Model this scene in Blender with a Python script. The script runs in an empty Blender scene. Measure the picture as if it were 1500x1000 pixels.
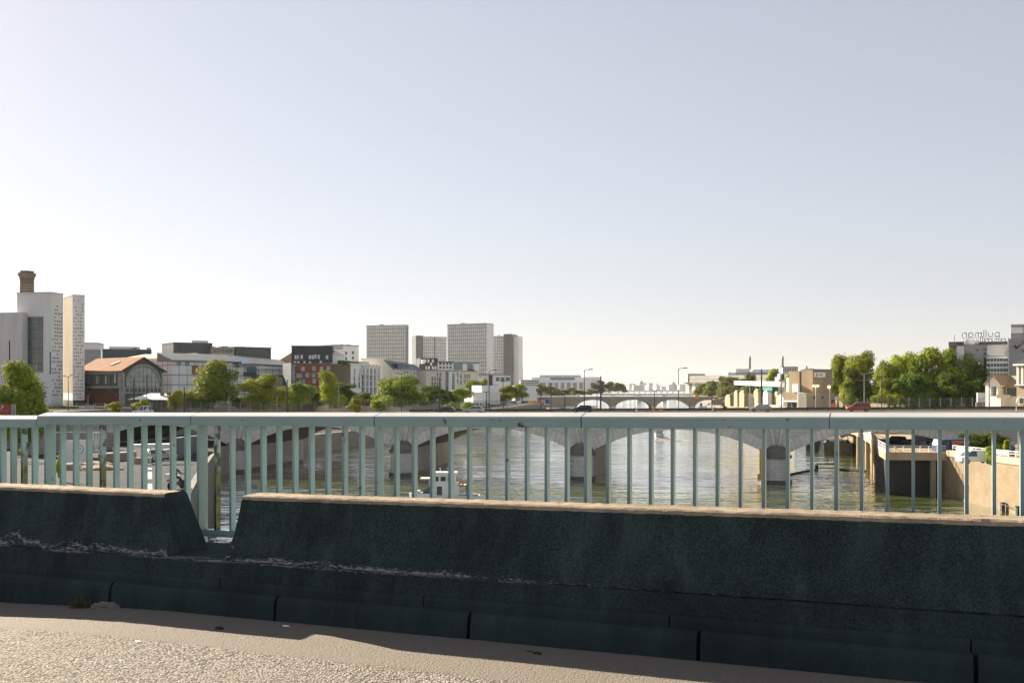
SKY_AIR, SKY_DUST, SKY_SAT, SKY_TINT, SKY_STRENGTH, EXPOSURE = 1.0, 0.35, .60, (.980, .952, .982, 1), .084, 1.9
SKY_GAMMA = .53
HAZE = .00003
WAVE = (.40, .22, .035)
WIOR = 2.4
import bpy, bmesh, math, random
from mathutils import Vector, Matrix
R = math.radians
SC = bpy.context.scene
COL = SC.collection
F, CX, YH = 1458.0, 750.0, 568.0          # focal length in photo pixels, image centre, horizon row
def X(px, Y): return (px - CX) / F * Y
def Z(py, Y): return (YH - py) / F * Y
rnd = random.Random(7)

# ------------------------------------------------------------------ materials
def nodes(name):
    m = bpy.data.materials.new(name); m.use_nodes = True
    nt = m.node_tree; b = nt.nodes['Principled BSDF']
    return m, nt, b
def N(nt, t, **kw):
    n = nt.nodes.new(t)
    for k, v in kw.items():
        if k in n.inputs: n.inputs[k].default_value = v
        else: setattr(n, k, v)
    return n
def c4(c): return (c[0], c[1], c[2], 1)
def mixc(nt, fac, a, b):
    m = nt.nodes.new('ShaderNodeMix'); m.data_type = 'RGBA'
    for i, v in ((6, a), (7, b)):
        if isinstance(v, tuple): m.inputs[i].default_value = c4(v)
        else: nt.links.new(v, m.inputs[i])
    if isinstance(fac, float): m.inputs[0].default_value = fac
    else: nt.links.new(fac, m.inputs[0])
    return m.outputs[2]
def ramp(nt, src, lo, hi):
    r = nt.nodes.new('ShaderNodeMapRange'); r.inputs[1].default_value = lo; r.inputs[2].default_value = hi
    nt.links.new(src, r.inputs[0]); return r.outputs[0]
def noise(nt, vec, scale, detail=4, rough=.55):
    n = N(nt, 'ShaderNodeTexNoise'); n.inputs['Scale'].default_value = scale
    n.inputs['Detail'].default_value = detail; n.inputs['Roughness'].default_value = rough
    if vec is not None: nt.links.new(vec, n.inputs['Vector'])
    return n.outputs['Fac']
def coord(nt, kind='Object', scale=None):
    t = N(nt, 'ShaderNodeTexCoord').outputs[kind]
    if scale:
        mp = N(nt, 'ShaderNodeMapping'); mp.inputs['Scale'].default_value = scale
        nt.links.new(t, mp.inputs['Vector']); t = mp.outputs[0]
    return t
def math2(nt, op, a, b):
    m = nt.nodes.new('ShaderNodeMath'); m.operation = op
    for i, v in ((0, a), (1, b)):
        if isinstance(v, (int, float)): m.inputs[i].default_value = v
        else: nt.links.new(v, m.inputs[i])
    return m.outputs[0]
def bump(nt, b, h, strength=.3, dist=.02):
    n = N(nt, 'ShaderNodeBump'); n.inputs['Strength'].default_value = strength; n.inputs['Distance'].default_value = dist
    nt.links.new(h, n.inputs['Height']); nt.links.new(n.outputs[0], b.inputs['Normal'])

def M(name, col, col2=None, scale=1.0, rough=.8, metal=0.0, spec=.3, streak=False, bumpd=0.0, lo=.35, hi=.7):
    m, nt, b = nodes(name)
    b.inputs['Roughness'].default_value = rough; b.inputs['Metallic'].default_value = metal
    b.inputs['Specular IOR Level'].default_value = spec
    if col2 is None: col2 = tuple(c * .78 for c in col)
    v = coord(nt, 'Object', (1, 1, .18) if streak else None)
    n = noise(nt, v, scale, 6)
    nt.links.new(mixc(nt, ramp(nt, n, lo, hi), col, col2), b.inputs['Base Color'])
    if bumpd: bump(nt, b, noise(nt, coord(nt), scale * 6, 4), .5, bumpd)
    return m
def brickM(name, c1, c2, mortar, bw, bh, msize=.03, rough=.85, dirt=None):
    m, nt, b = nodes(name); b.inputs['Roughness'].default_value = rough; b.inputs['Specular IOR Level'].default_value = .2
    t = N(nt, 'ShaderNodeTexBrick'); t.inputs['Scale'].default_value = 1
    t.inputs['Color1'].default_value = c4(c1); t.inputs['Color2'].default_value = c4(c2); t.inputs['Mortar'].default_value = c4(mortar)
    t.inputs['Brick Width'].default_value = bw; t.inputs['Row Height'].default_value = bh; t.inputs['Mortar Size'].default_value = msize
    # wall coordinates: (x + y) runs along any upright face, z is the course height
    s = N(nt, 'ShaderNodeSeparateXYZ'); nt.links.new(coord(nt), s.inputs[0])
    cb = N(nt, 'ShaderNodeCombineXYZ'); nt.links.new(math2(nt, 'ADD', s.outputs[0], s.outputs[1]), cb.inputs[0]); nt.links.new(s.outputs[2], cb.inputs[1])
    nt.links.new(cb.outputs[0], t.inputs['Vector'])
    col = t.outputs['Color']
    n = noise(nt, coord(nt), .35, 6)
    col = mixc(nt, ramp(nt, n, .35, .75), col, dirt or tuple(c * .6 for c in c1))
    nt.links.new(col, b.inputs['Base Color'])
    return m
def glassM(name, col=(.03, .045, .05), rough=.08, spec=.8):
    m, nt, b = nodes(name); b.inputs['Roughness'].default_value = rough; b.inputs['Specular IOR Level'].default_value = spec
    n = noise(nt, coord(nt), .5, 3)
    nt.links.new(mixc(nt, ramp(nt, n, .3, .7), col, tuple(c * 1.7 for c in col)), b.inputs['Base Color'])
    return m
def gridM(name, pane, frame, cw, ch, tw, th, rough=.3, spec=.5, vary=.25, dark=None):
    """curtain wall: panes cw x ch metres with joints; every pane a little different (blinds up or down)"""
    m, nt, b = nodes(name); b.inputs['Roughness'].default_value = rough; b.inputs['Specular IOR Level'].default_value = spec
    s = N(nt, 'ShaderNodeSeparateXYZ'); nt.links.new(coord(nt), s.inputs[0])
    u = math2(nt, 'DIVIDE', math2(nt, 'ADD', s.outputs[0], s.outputs[1]), cw); v = math2(nt, 'DIVIDE', s.outputs[2], ch)
    fu = math2(nt, 'FRACT', u, 0); fv = math2(nt, 'FRACT', v, 0)
    mask = math2(nt, 'MAXIMUM', math2(nt, 'LESS_THAN', fu, tw / cw), math2(nt, 'LESS_THAN', fv, th / ch))
    cb = N(nt, 'ShaderNodeCombineXYZ'); nt.links.new(math2(nt, 'FLOOR', u, 0), cb.inputs[0]); nt.links.new(math2(nt, 'FLOOR', v, 0), cb.inputs[1])
    wn = N(nt, 'ShaderNodeTexWhiteNoise'); wn.noise_dimensions = '2D'; nt.links.new(cb.outputs[0], wn.inputs['Vector'])
    d = dark or tuple(c * (1 - vary * 2) for c in pane)
    pc = mixc(nt, wn.outputs['Value'], pane, d)
    nt.links.new(mixc(nt, mask, pc, frame), b.inputs['Base Color'])
    return m

MAT = {}
def mats():
    A = MAT
    A['concrete'] = M('pale_concrete', (.74, .735, .73), (.65, .645, .64), .25, .85, streak=True)
    A['concrete_grey'] = M('grey_concrete', (.62, .62, .615), (.50, .50, .495), .4, .85, streak=True)
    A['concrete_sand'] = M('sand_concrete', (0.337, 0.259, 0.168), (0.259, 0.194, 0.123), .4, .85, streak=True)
    A['plaster'] = M('white_plaster', (.80, .79, .775), (.71, .70, .685), .2, .8, streak=True)
    A['cream'] = M('cream_stone', (.66, .61, .54), (.57, .52, .45), .3, .8, streak=True)
    A['beige'] = M('beige_render', (0.318, 0.265, 0.199), (0.252, 0.206, 0.152), .3, .8, streak=True)
    A['zinc'] = M('zinc_roof', (.20, .21, .21), (.15, .16, .165), .5, .55, .3)
    A['zinc_light'] = M('light_zinc_roof', (.36, .34, .31), (.28, .27, .25), .5, .6, .1)
    A['slate'] = M('dark_slate', (.05, .065, .07), (.035, .05, .055), .6, .5)
    A['blueslate'] = M('blue_slate', (.045, .075, .095), (.03, .055, .075), .8, .45)
    A['terracotta'] = M('terracotta_tile', (.235, .10, .036), (.165, .066, .024), .7, .85, spec=.05)
    A['brownroof'] = M('old_brown_roof', (.16, .09, .06), (.10, .06, .045), .6, .8)
    A['orange_clad'] = M('orange_cladding', (.27, .085, .04), (.21, .065, .032), .4, .6)
    A['brick'] = brickM('red_brick', (.17, .06, .04), (.13, .045, .03), (.12, .09, .07), .6, .18, .02)
    A['iron'] = M('green_grey_iron', (.10, .12, .105), (.07, .085, .075), 1.0, .5)
    A['darkmetal'] = M('dark_painted_metal', (.025, .035, .037), (.015, .02, .022), 2.0, .45)
    A['greymetal'] = M('grey_metal', (.30, .31, .31), (.22, .23, .23), 2.0, .45, .4)
    A['whitemetal'] = M('white_painted_metal', (.68, .68, .66), (.58, .57, .54), 2.0, .4)
    A['glass'] = glassM('window_glass')
    A['glassblue'] = glassM('blue_glass', (.05, .10, .13), .06, .9)
    A['glasspale'] = glassM('pale_glass', (.22, .25, .26), .12, .8)
    A['black'] = M('black_rubber', (.012, .012, .012), (.02, .02, .02), 4, .7)
    A['asphalt'] = M('asphalt', (.05, .053, .055), (.032, .035, .038), .25, .95, spec=.05)
    A['asphalt_pale'] = M('worn_asphalt', (0.119, 0.108, 0.095), (0.084, 0.078, 0.070), .5, .95, spec=.05)
    A['linepaint'] = M('road_paint', (0.420, 0.420, 0.399), (0.280, 0.280, 0.266), 3, .7)
    A['earth'] = M('ground_soil', (0.119, 0.098, 0.070), (0.070, 0.066, 0.042), .05, .95, spec=.05)
    A['paving'] = M('quay_paving', (0.210, 0.175, 0.133), (0.147, 0.126, 0.098), .3, .9)
    A['works_grey'] = M('olive_grey_concrete', (.26, .25, .205), (.20, .195, .16), .4, .85, streak=True)
    A['hotel_grey'] = M('hotel_grey_panel', (.40, .395, .385), (.33, .325, .315), .4, .85, streak=True)
    A['sandwall'] = brickM('sunny_quay_stone', (0.212, 0.170, 0.114), (0.187, 0.145, 0.094), (0.153, 0.120, 0.077), 1.1, .42, .03, dirt=(0.145, 0.110, 0.068))
    A['quaystone'] = brickM('grey_quay_stone', (0.374, 0.340, 0.289), (0.289, 0.264, 0.221), (0.170, 0.153, 0.136), 1.2, .5, .05)
    A['bridgestone'] = brickM('bridge_ashlar', (.58, .56, .52), (.49, .475, .44), (.32, .31, .285), 1.3, .55, .04, dirt=(.36, .35, .325))
    A['voussoir'] = M('voussoir_stone', (.64, .615, .57), (.47, .455, .42), .6, .9)
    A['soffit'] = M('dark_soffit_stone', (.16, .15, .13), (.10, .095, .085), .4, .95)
    A['bark'] = M('tree_bark', (.16, .13, .09), (.08, .065, .045), 2, .9)
    A['red'] = M('red_car_paint', (.42, .05, .025), (.40, .045, .022), 1, .25, spec=.5)
    A['silver'] = M('silver_car_paint', (.45, .44, .42), (.42, .41, .39), 1, .25, .4, .5)
    A['white'] = M('white_vehicle_paint', (.72, .72, .70), (.66, .66, .64), 1, .3, spec=.5)
    A['darkcar'] = M('dark_car_paint', (.03, .035, .04), (.025, .03, .034), 1, .2, spec=.6)
    A['bluetruck'] = M('blue_truck_paint', (.03, .06, .16), (.025, .05, .13), 1, .3, spec=.5)
    A['orangepaint'] = M('orange_machine_paint', (.65, .16, .02), (.5, .12, .02), 1, .4)
    A['yellowpaint'] = M('yellow_paint', (.68, .38, .03), (.5, .28, .03), 2, .5)
    A['redboard'] = M('red_sign_board', (.36, .06, .035), (.28, .045, .03), 2, .5)
    A['signwhite'] = M('white_sign', (.72, .72, .72), (.62, .62, .62), 2, .5)
    A['signgreen'] = M('green_sign', (.02, .20, .15), (.02, .15, .12), 2, .5)
    A['signgrey'] = M('grey_lettering', (.22, .22, .23), (.18, .18, .19), 2, .5)
    A['signblue'] = M('blue_lettering', (.03, .10, .20), (.03, .08, .16), 2, .5)
    A['skin'] = M('skin', (.42, .25, .17), (.38, .22, .15), 6, .6)
    A['greencloth'] = M('green_work_vest', (.10, .30, .06), (.07, .22, .05), 6, .8)
    A['darkcloth'] = M('dark_cloth', (.02, .022, .03), (.03, .032, .04), 6, .9)
    A['greycloth'] = M('grey_cloth', (.30, .30, .33), (.22, .22, .25), 6, .9)
    A['lifeorange'] = M('orange_lifebuoy', (.60, .20, .04), (.5, .16, .03), 6, .6)
    A['foam'] = M('water_foam', (.62, .60, .55), (.5, .5, .44), .6, .8)
    A['bnf'] = gridM('library_curtain_wall', (.74, .725, .68), (.33, .33, .315), 2.6, 4.2, .6, .8, .25, .6, .08)
    A['bnf_pale'] = gridM('library_pale_wall', (.80, .78, .76), (.66, .64, .62), 1.8, 3.6, .2, .3, .2, .8, .06)
    A['bnf_dark'] = gridM('library_dark_wall', (.13, .145, .14), (.10, .11, .105), 1.8, 3.6, .3, .5, .3, .5, .08)
    A['curtain'] = gridM('white_curtain_wall', (.82, .83, .83), (.20, .23, .25), 3.0, 3.2, .22, .28, .5, .1, .08)
    A['curtain_blue'] = gridM('blue_curtain_wall', (.10, .15, .18), (.05, .07, .09), 2.4, 1.6, .18, .18, .1, .9, .3)
    A['towerglass'] = gridM('tower_glass', (.045, .085, .085), (.12, .14, .135), 1.9, 1.5, .16, .14, .08, .9, .2, dark=(.02, .04, .045))
    A['ministry'] = gridM('ministry_wall', (.36, .34, .31), (.20, .20, .195), 3.2, 3.4, .5, 1.2, .5, .4, .12)
    for k, (a, b_) in {'leaf_mid': ((.25, .285, .018), (.062, .115, .013)), 'leaf_dark': ((.10, .155, .016), (.026, .06, .010)), 'leaf_light': ((.36, .365, .022), (.15, .20, .016)), 'leaf_far': ((.15, .16, .05), (.085, .11, .035))}.items():
        m, nt, b = nodes(k); b.inputs['Roughness'].default_value = .7; b.inputs['Specular IOR Level'].default_value = .08
        oi = N(nt, 'ShaderNodeObjectInfo')
        n = noise(nt, coord(nt), .9, 3)
        col = mixc(nt, ramp(nt, n, .35, .65), a, b_)
        hs = N(nt, 'ShaderNodeHueSaturation'); nt.links.new(col, hs.inputs['Color'])
        nt.links.new(math2(nt, 'ADD', math2(nt, 'MULTIPLY', oi.outputs['Random'], .03), .495), hs.inputs['Hue'])
        nt.links.new(math2(nt, 'ADD', math2(nt, 'MULTIPLY', oi.outputs['Random'], .35), .82), hs.inputs['Value'])
        nt.links.new(hs.outputs[0], b.inputs['Base Color'])
        tr = N(nt, 'ShaderNodeBsdfTranslucent'); 
        tc = mixc(nt, .6, hs.outputs[0], (.50, .46, .03)); nt.links.new(tc, tr.inputs['Color'])
        mx = N(nt, 'ShaderNodeMixShader'); mx.inputs[0].default_value = .17
        nt.links.new(b.outputs[0], mx.inputs[1]); nt.links.new(tr.outputs[0], mx.inputs[2])
        nt.links.new(mx.outputs[0], nt.nodes['Material Output'].inputs['Surface'])
        A[k] = m
    # lit sodium lamp
    m, nt, b = nodes('lit_amber_lamp'); b.inputs['Base Color'].default_value = (.8, .35, .05, 1)
    b.inputs['Emission Color'].default_value = (1, .42, .06, 1); b.inputs['Emission Strength'].default_value = 6.0
    A['amber'] = m
    # exposed aggregate road
    m, nt, b = nodes('exposed_aggregate_road'); b.inputs['Roughness'].default_value = .9; b.inputs['Specular IOR Level'].default_value = .25
    v = coord(nt)
    vo = N(nt, 'ShaderNodeTexVoronoi'); vo.inputs['Scale'].default_value = 62; nt.links.new(v, vo.inputs['Vector'])
    v2 = N(nt, 'ShaderNodeTexVoronoi'); v2.inputs['Scale'].default_value = 90; nt.links.new(v, v2.inputs['Vector'])
    sp = N(nt, 'ShaderNodeSeparateColor'); nt.links.new(vo.outputs['Color'], sp.inputs[0])
    base = mixc(nt, sp.outputs[0], (.330, .294, .245), (.205, .182, .152))
    base = mixc(nt, math2(nt, 'GREATER_THAN', sp.outputs[1], .84), base, (.050, .046, .040))
    base = mixc(nt, math2(nt, 'GREATER_THAN', sp.outputs[2], .93), base, (.36, .345, .315))
    base = mixc(nt, math2(nt, 'MULTIPLY', ramp(nt, noise(nt, v, 1.3, 5), .4, .75), .7), base, (.225, .19, .145))
    base = mixc(nt, ramp(nt, vo.outputs['Distance'], .46, .70), base, (.085, .074, .060))
    # fine smooth strip along the kerb (gutter): local y is the distance from the railing
    s = N(nt, 'ShaderNodeSeparateXYZ'); nt.links.new(v, s.inputs[0])
    wob = math2(nt, 'ADD', math2(nt, 'MULTIPLY', noise(nt, v, 2.0, 4), .22), s.outputs[1])
    gut = ramp(nt, wob, -1.66, -1.60)
    gcol = mixc(nt, noise(nt, v, 60, 3), (.205, .176, .142), (.125, .107, .086))
    gcol = mixc(nt, ramp(nt, noise(nt, v, 150, 2), .62, .68), gcol, (.05, .044, .038))
    gcol = mixc(nt, ramp(nt, noise(nt, v, 120, 2), .66, .70), gcol, (.30, .28, .25))
    base = mixc(nt, gut, base, gcol)
    nt.links.new(base, b.inputs['Base Color'])
    h = math2(nt, 'ADD', math2(nt, 'MULTIPLY', vo.outputs['Distance'], -1.0), math2(nt, 'MULTIPLY', v2.outputs['Distance'], -.4))
    h = math2(nt, 'MULTIPLY', h, math2(nt, 'SUBTRACT', 1.0, math2(nt, 'MULTIPLY', gut, .7)))
    h = math2(nt, 'ADD', h, math2(nt, 'MULTIPLY', noise(nt, v, 140, 3), .5))
    bump(nt, b, h, 1.0, .014)
    A['road'] = m
    # cast concrete of barrier, plinth and kerb
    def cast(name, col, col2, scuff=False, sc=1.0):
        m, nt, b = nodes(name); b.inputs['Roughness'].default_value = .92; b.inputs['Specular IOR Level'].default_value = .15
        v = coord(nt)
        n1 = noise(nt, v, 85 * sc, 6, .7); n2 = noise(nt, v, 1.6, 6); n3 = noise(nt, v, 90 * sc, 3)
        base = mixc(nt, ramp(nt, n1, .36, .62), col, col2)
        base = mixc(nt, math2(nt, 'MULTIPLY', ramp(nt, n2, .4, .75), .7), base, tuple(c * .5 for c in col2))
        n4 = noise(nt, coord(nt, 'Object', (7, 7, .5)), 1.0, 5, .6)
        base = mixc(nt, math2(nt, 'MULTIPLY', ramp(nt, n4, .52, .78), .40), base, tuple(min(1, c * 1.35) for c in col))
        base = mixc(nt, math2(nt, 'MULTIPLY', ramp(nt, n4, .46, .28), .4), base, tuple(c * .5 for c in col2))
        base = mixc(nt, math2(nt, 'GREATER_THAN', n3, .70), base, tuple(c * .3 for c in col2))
        if scuff:
            uv = N(nt, 'ShaderNodeUVMap').outputs[0]
            s = N(nt, 'ShaderNodeSeparateXYZ'); nt.links.new(uv, s.inputs[0])
            # two crossing wavering tyre-scrape lines
            ks = []
            for off, amp, cen, rot, wd in ((0, .34, .035, .45, .030), (7.3, .28, .0, -.5, .028), (3.1, .10, -.012, .15, .034)):
                cmb = N(nt, 'ShaderNodeCombineXYZ'); nt.links.new(s.outputs[0], cmb.inputs[0]); cmb.inputs[1].default_value = off
                fade = ramp(nt, s.outputs[0], 3.2, -.5)
                w1 = math2(nt, 'ADD', math2(nt, 'MULTIPLY', math2(nt, 'MULTIPLY', math2(nt, 'SUBTRACT', noise(nt, cmb.outputs[0], 2.1, 3), .47), amp), math2(nt, 'ADD', math2(nt, 'MULTIPLY', fade, .8), .2)), math2(nt, 'MULTIPLY', fade, cen))
                dist = math2(nt, 'ABSOLUTE', math2(nt, 'SUBTRACT', s.outputs[1], w1), 0)
                band = ramp(nt, dist, wd, .0)
                mp = N(nt, 'ShaderNodeMapping'); mp.inputs['Scale'].default_value = (26, 120, 1); mp.inputs['Rotation'].default_value = (0, 0, rot); mp.inputs['Location'].default_value = (off, 0, 0); nt.links.new(uv, mp.inputs[0])
                fine = noise(nt, mp.outputs[0], 1.0, 5, .7)
                pat = ramp(nt, noise(nt, cmb.outputs[0], 2.6, 3), .30, .55)
                ks.append(math2(nt, 'ADD', fine, math2(nt, 'MULTIPLY', math2(nt, 'MULTIPLY', band, pat), .19)))
                ks[-1] = math2(nt, 'MULTIPLY', ks[-1], math2(nt, 'GREATER_THAN', band, .02))
            k = math2(nt, 'MAXIMUM', math2(nt, 'MAXIMUM', ks[0], ks[1]), ks[2])
            k = math2(nt, 'SUBTRACT', k, math2(nt, 'MULTIPLY', ramp(nt, s.outputs[0], 2.6, 5.4), .22))
            base = mixc(nt, math2(nt, 'MULTIPLY', ramp(nt, k, .635, .675), .85), base, (.27, .265, .25))
        nt.links.new(base, b.inputs['Base Color'])
        bump(nt, b, math2(nt, 'ADD', n1, math2(nt, 'MULTIPLY', n3, .5)), .6, .01)
        return m
    A['cast'] = cast('sunlit_cast_concrete', (0.356, 0.286, 0.209), (0.232, 0.182, 0.128))
    A['castshade'] = cast('shaded_cast_concrete', (.050, .072, .070), (.012, .021, .022), True)  # dark copy of the barrier concrete, with the flank's shade painted into the colour
    A['litcap'] = M('sunlit_rail_top', (0.448, 0.440, 0.432), (0.368, 0.376, 0.368), 3, .4, spec=.5)  # paler than the rail paint: sunlight on the handrail top put into the colour
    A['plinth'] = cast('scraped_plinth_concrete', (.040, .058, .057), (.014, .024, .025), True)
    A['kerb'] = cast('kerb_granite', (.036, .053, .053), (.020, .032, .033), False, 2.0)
    # railing paint with peeled, rusty patches
    def paint(name, moss):
        m, nt, b = nodes(name); b.inputs['Roughness'].default_value = .34; b.inputs['Specular IOR Level'].default_value = .6
        geo = N(nt, 'ShaderNodeNewGeometry'); v = geo.outputs['Position']
        n = noise(nt, v, 3.0, 5)
        base = mixc(nt, ramp(nt, n, .3, .7), (.25, .362, .362), (.205, .305, .305))
        if moss:
            s = N(nt, 'ShaderNodeSeparateXYZ'); nt.links.new(v, s.inputs[0])
            base = mixc(nt, ramp(nt, math2(nt, 'ADD', s.outputs[2], math2(nt, 'MULTIPLY', noise(nt, v, 9, 3), .2)), -.42, -.62), base, (.075, .11, .035))
            rust = ramp(nt, noise(nt, v, 13, 5), .52, .60)
        else:
            rust = ramp(nt, noise(nt, v, 7, 6, .6), .66, .71)
        base = mixc(nt, rust, base, (.035, .03, .022))
        nt.links.new(base, b.inputs['Base Color'])
        bump(nt, b, noise(nt, v, 40, 3), .15, .003)
        return m
    A['paint'] = paint('sea_green_railing_paint', False)
    A['paintmoss'] = paint('mossy_peeling_railing_paint', True)
    # river
    m, nt, b = nodes('river_water'); b.inputs['Roughness'].default_value = .08; b.inputs['IOR'].default_value = WIOR
    b.inputs['Specular IOR Level'].default_value = .95
    v = coord(nt)
    nt.links.new(mixc(nt, ramp(nt, noise(nt, v, .03, 4), .35, .7), (.10, .125, .034), (.066, .092, .028)), b.inputs['Base Color'])
    def wv(scale, det, r=.6):
        mp = N(nt, 'ShaderNodeMapping'); mp.inputs['Scale'].default_value = scale; mp.inputs['Rotation'].default_value = (0, 0, R(-8)); nt.links.new(v, mp.inputs[0])
        return noise(nt, mp.outputs[0], 1.0, det, r)
    big = ramp(nt, wv((.085, .17, 1), 2, .5), .30, .70)
    mid = ramp(nt, wv((.22, .42, 1), 3, .55), .30, .70)
    fine = wv((.8, 1.5, 1), 2)
    calm = ramp(nt, noise(nt, v, .022, 3), .36, .60)
    h = math2(nt, 'ADD', math2(nt, 'MULTIPLY', big, WAVE[0]), math2(nt, 'ADD', math2(nt, 'MULTIPLY', mid, WAVE[1]), math2(nt, 'MULTIPLY', fine, WAVE[2])))
    h = math2(nt, 'MULTIPLY', h, math2(nt, 'ADD', math2(nt, 'MULTIPLY', calm, .65), .35))
    bump(nt, b, h, 1.0, 1.0)
    b.inputs['Coat Weight'].default_value = 1.0; b.inputs['Coat IOR'].default_value = 1.5; b.inputs['Coat Roughness'].default_value = .08
    nt.links.new(b.inputs['Normal'].links[0].from_socket, b.inputs['Coat Normal'])
    A['water'] = m
mats()

# ------------------------------------------------------------------ mesh helpers
class MB:
    """collects shapes; build() links them as ONE mesh object"""
    def __init__(s): s.v = []; s.f = []; s.m = []; s.uv = None
    def add(s, vs, fs, m=0):
        o = len(s.v); s.v += [tuple(p) for p in vs]; s.f += [tuple(i + o for i in f) for f in fs]; s.m += [m] * len(fs); return s
    def box(s, x0, x1, y0, y1, z0, z1, m=0):
        x0, x1 = min(x0, x1), max(x0, x1); y0, y1 = min(y0, y1), max(y0, y1); z0, z1 = min(z0, z1), max(z0, z1)
        v = [(x0, y0, z0), (x1, y0, z0), (x1, y1, z0), (x0, y1, z0), (x0, y0, z1), (x1, y0, z1), (x1, y1, z1), (x0, y1, z1)]
        return s.add(v, [(0, 3, 2, 1), (4, 5, 6, 7), (0, 1, 5, 4), (1, 2, 6, 5), (2, 3, 7, 6), (3, 0, 4, 7)], m)
    def hexa(s, p, m=0):
        return s.add(p, [(0, 3, 2, 1), (4, 5, 6, 7), (0, 1, 5, 4), (1, 2, 6, 5), (2, 3, 7, 6), (3, 0, 4, 7)], m)
    def extr(s, poly, a, b, axis='y', m=0):
        """polygon in the plane across `axis`, run from a to b along it; poly given as (u, v)"""
        n = len(poly)
        def P(u, v, t): return (u, t, v) if axis == 'y' else ((t, u, v) if axis == 'x' else (u, v, t))
        vs = [P(u, v, a) for u, v in poly] + [P(u, v, b) for u, v in poly]
        fs = [tuple(range(n)), tuple(range(2 * n - 1, n - 1, -1))] + [(i, i + n, (i + 1) % n + n, (i + 1) % n) for i in range(n)]
        return s.add(vs, fs, m)
    def tube(s, pts, r, n=8, m=0, cap=True):
        pts = [Vector(p) for p in pts]; rs = r if isinstance(r, (list, tuple)) else [r] * len(pts)
        o = len(s.v); ring = []
        for i, p in enumerate(pts):
            d = (pts[min(i + 1, len(pts) - 1)] - pts[max(i - 1, 0)]).normalized()
            a = d.cross(Vector((0, 0, 1)));
            if a.length < 1e-3: a = Vector((1, 0, 0))
            a.normalize(); b = d.cross(a).normalized()
            for k in range(n):
                t = 2 * math.pi * k / n; s.v.append(tuple(p + (a * math.cos(t) + b * math.sin(t)) * rs[i]))
        for i in range(len(pts) - 1):
            for k in range(n):
                s.f.append((o + i * n + k, o + i * n + (k + 1) % n, o + (i + 1) * n + (k + 1) % n, o + (i + 1) * n + k)); s.m.append(m)
        if cap:
            s.f.append(tuple(o + k for k in reversed(range(n)))); s.m.append(m)
            e = o + (len(pts) - 1) * n; s.f.append(tuple(e + k for k in range(n))); s.m.append(m)
        return s
    def lathe(s, prof, cx=0, cy=0, n=20, m=0, a0=0, a1=2 * math.pi):
        o = len(s.v); full = abs(a1 - a0 - 2 * math.pi) < 1e-6; k_ = n if full else n + 1
        for r, z in prof:
            for k in range(k_):
                t = a0 + (a1 - a0) * k / n; s.v.append((cx + r * math.cos(t), cy + r * math.sin(t), z))
        for i in range(len(prof) - 1):
            for k in range(n):
                k2 = (k + 1) % k_
                s.f.append((o + i * k_ + k, o + i * k_ + k2, o + (i + 1) * k_ + k2, o + (i + 1) * k_ + k)); s.m.append(m)
        if full and prof[-1][0] > 1e-4: s.f.append(tuple(o + (len(prof) - 1) * k_ + k for k in range(n))); s.m.append(m)
        return s
    def mesh(s, name, mt, smooth=False):
        me = bpy.data.meshes.new(name); me.from_pydata(s.v, [], s.f)
        for x in (mt if isinstance(mt, (list, tuple)) else [mt]): me.materials.append(MAT[x] if isinstance(x, str) else x)
        me.polygons.foreach_set('material_index', s.m)
        if smooth: me.polygons.foreach_set('use_smooth', [True] * len(s.f))
        me.update(); return me
    def build(s, name, mt, parent=None, smooth=False, loc=(0, 0, 0), rz=0):
        return put(name, s.mesh(name, mt, smooth), parent, loc, rz)
def fixn(me):
    bm = bmesh.new(); bm.from_mesh(me); bmesh.ops.recalc_face_normals(bm, faces=bm.faces); bm.to_mesh(me); bm.free()
def put(name, me, parent=None, loc=(0, 0, 0), rz=0):
    o = bpy.data.objects.new(name, me); COL.objects.link(o); o.parent = parent
    o.location = loc; o.rotation_euler = (0, 0, rz); return o
def tag(o, label=None, cat=None, group=None, kind=None):
    for k, v in (('label', label), ('category', cat), ('group', group), ('kind', kind)):
        if v: o[k] = v
    return o
def thing(name, label, cat, loc, rz=0, group=None):
    return tag(put(name, None, None, loc, rz), label, cat, group)
def kids(o): return [c for c in bpy.data.objects if c.parent == o]
def dup(root, loc, rz=None, label=None, group=None, scale=None):
    def cp(o, par):
        c = o.copy(); COL.objects.link(c); c.parent = par
        for ch in kids(o): cp(ch, c)
        return c
    r = cp(root, None); r.location = loc
    if rz is not None: r.rotation_euler = (0, 0, rz)
    if scale: r.scale = scale
    if label: r['label'] = label
    if group: r['group'] = group
    return r

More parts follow.
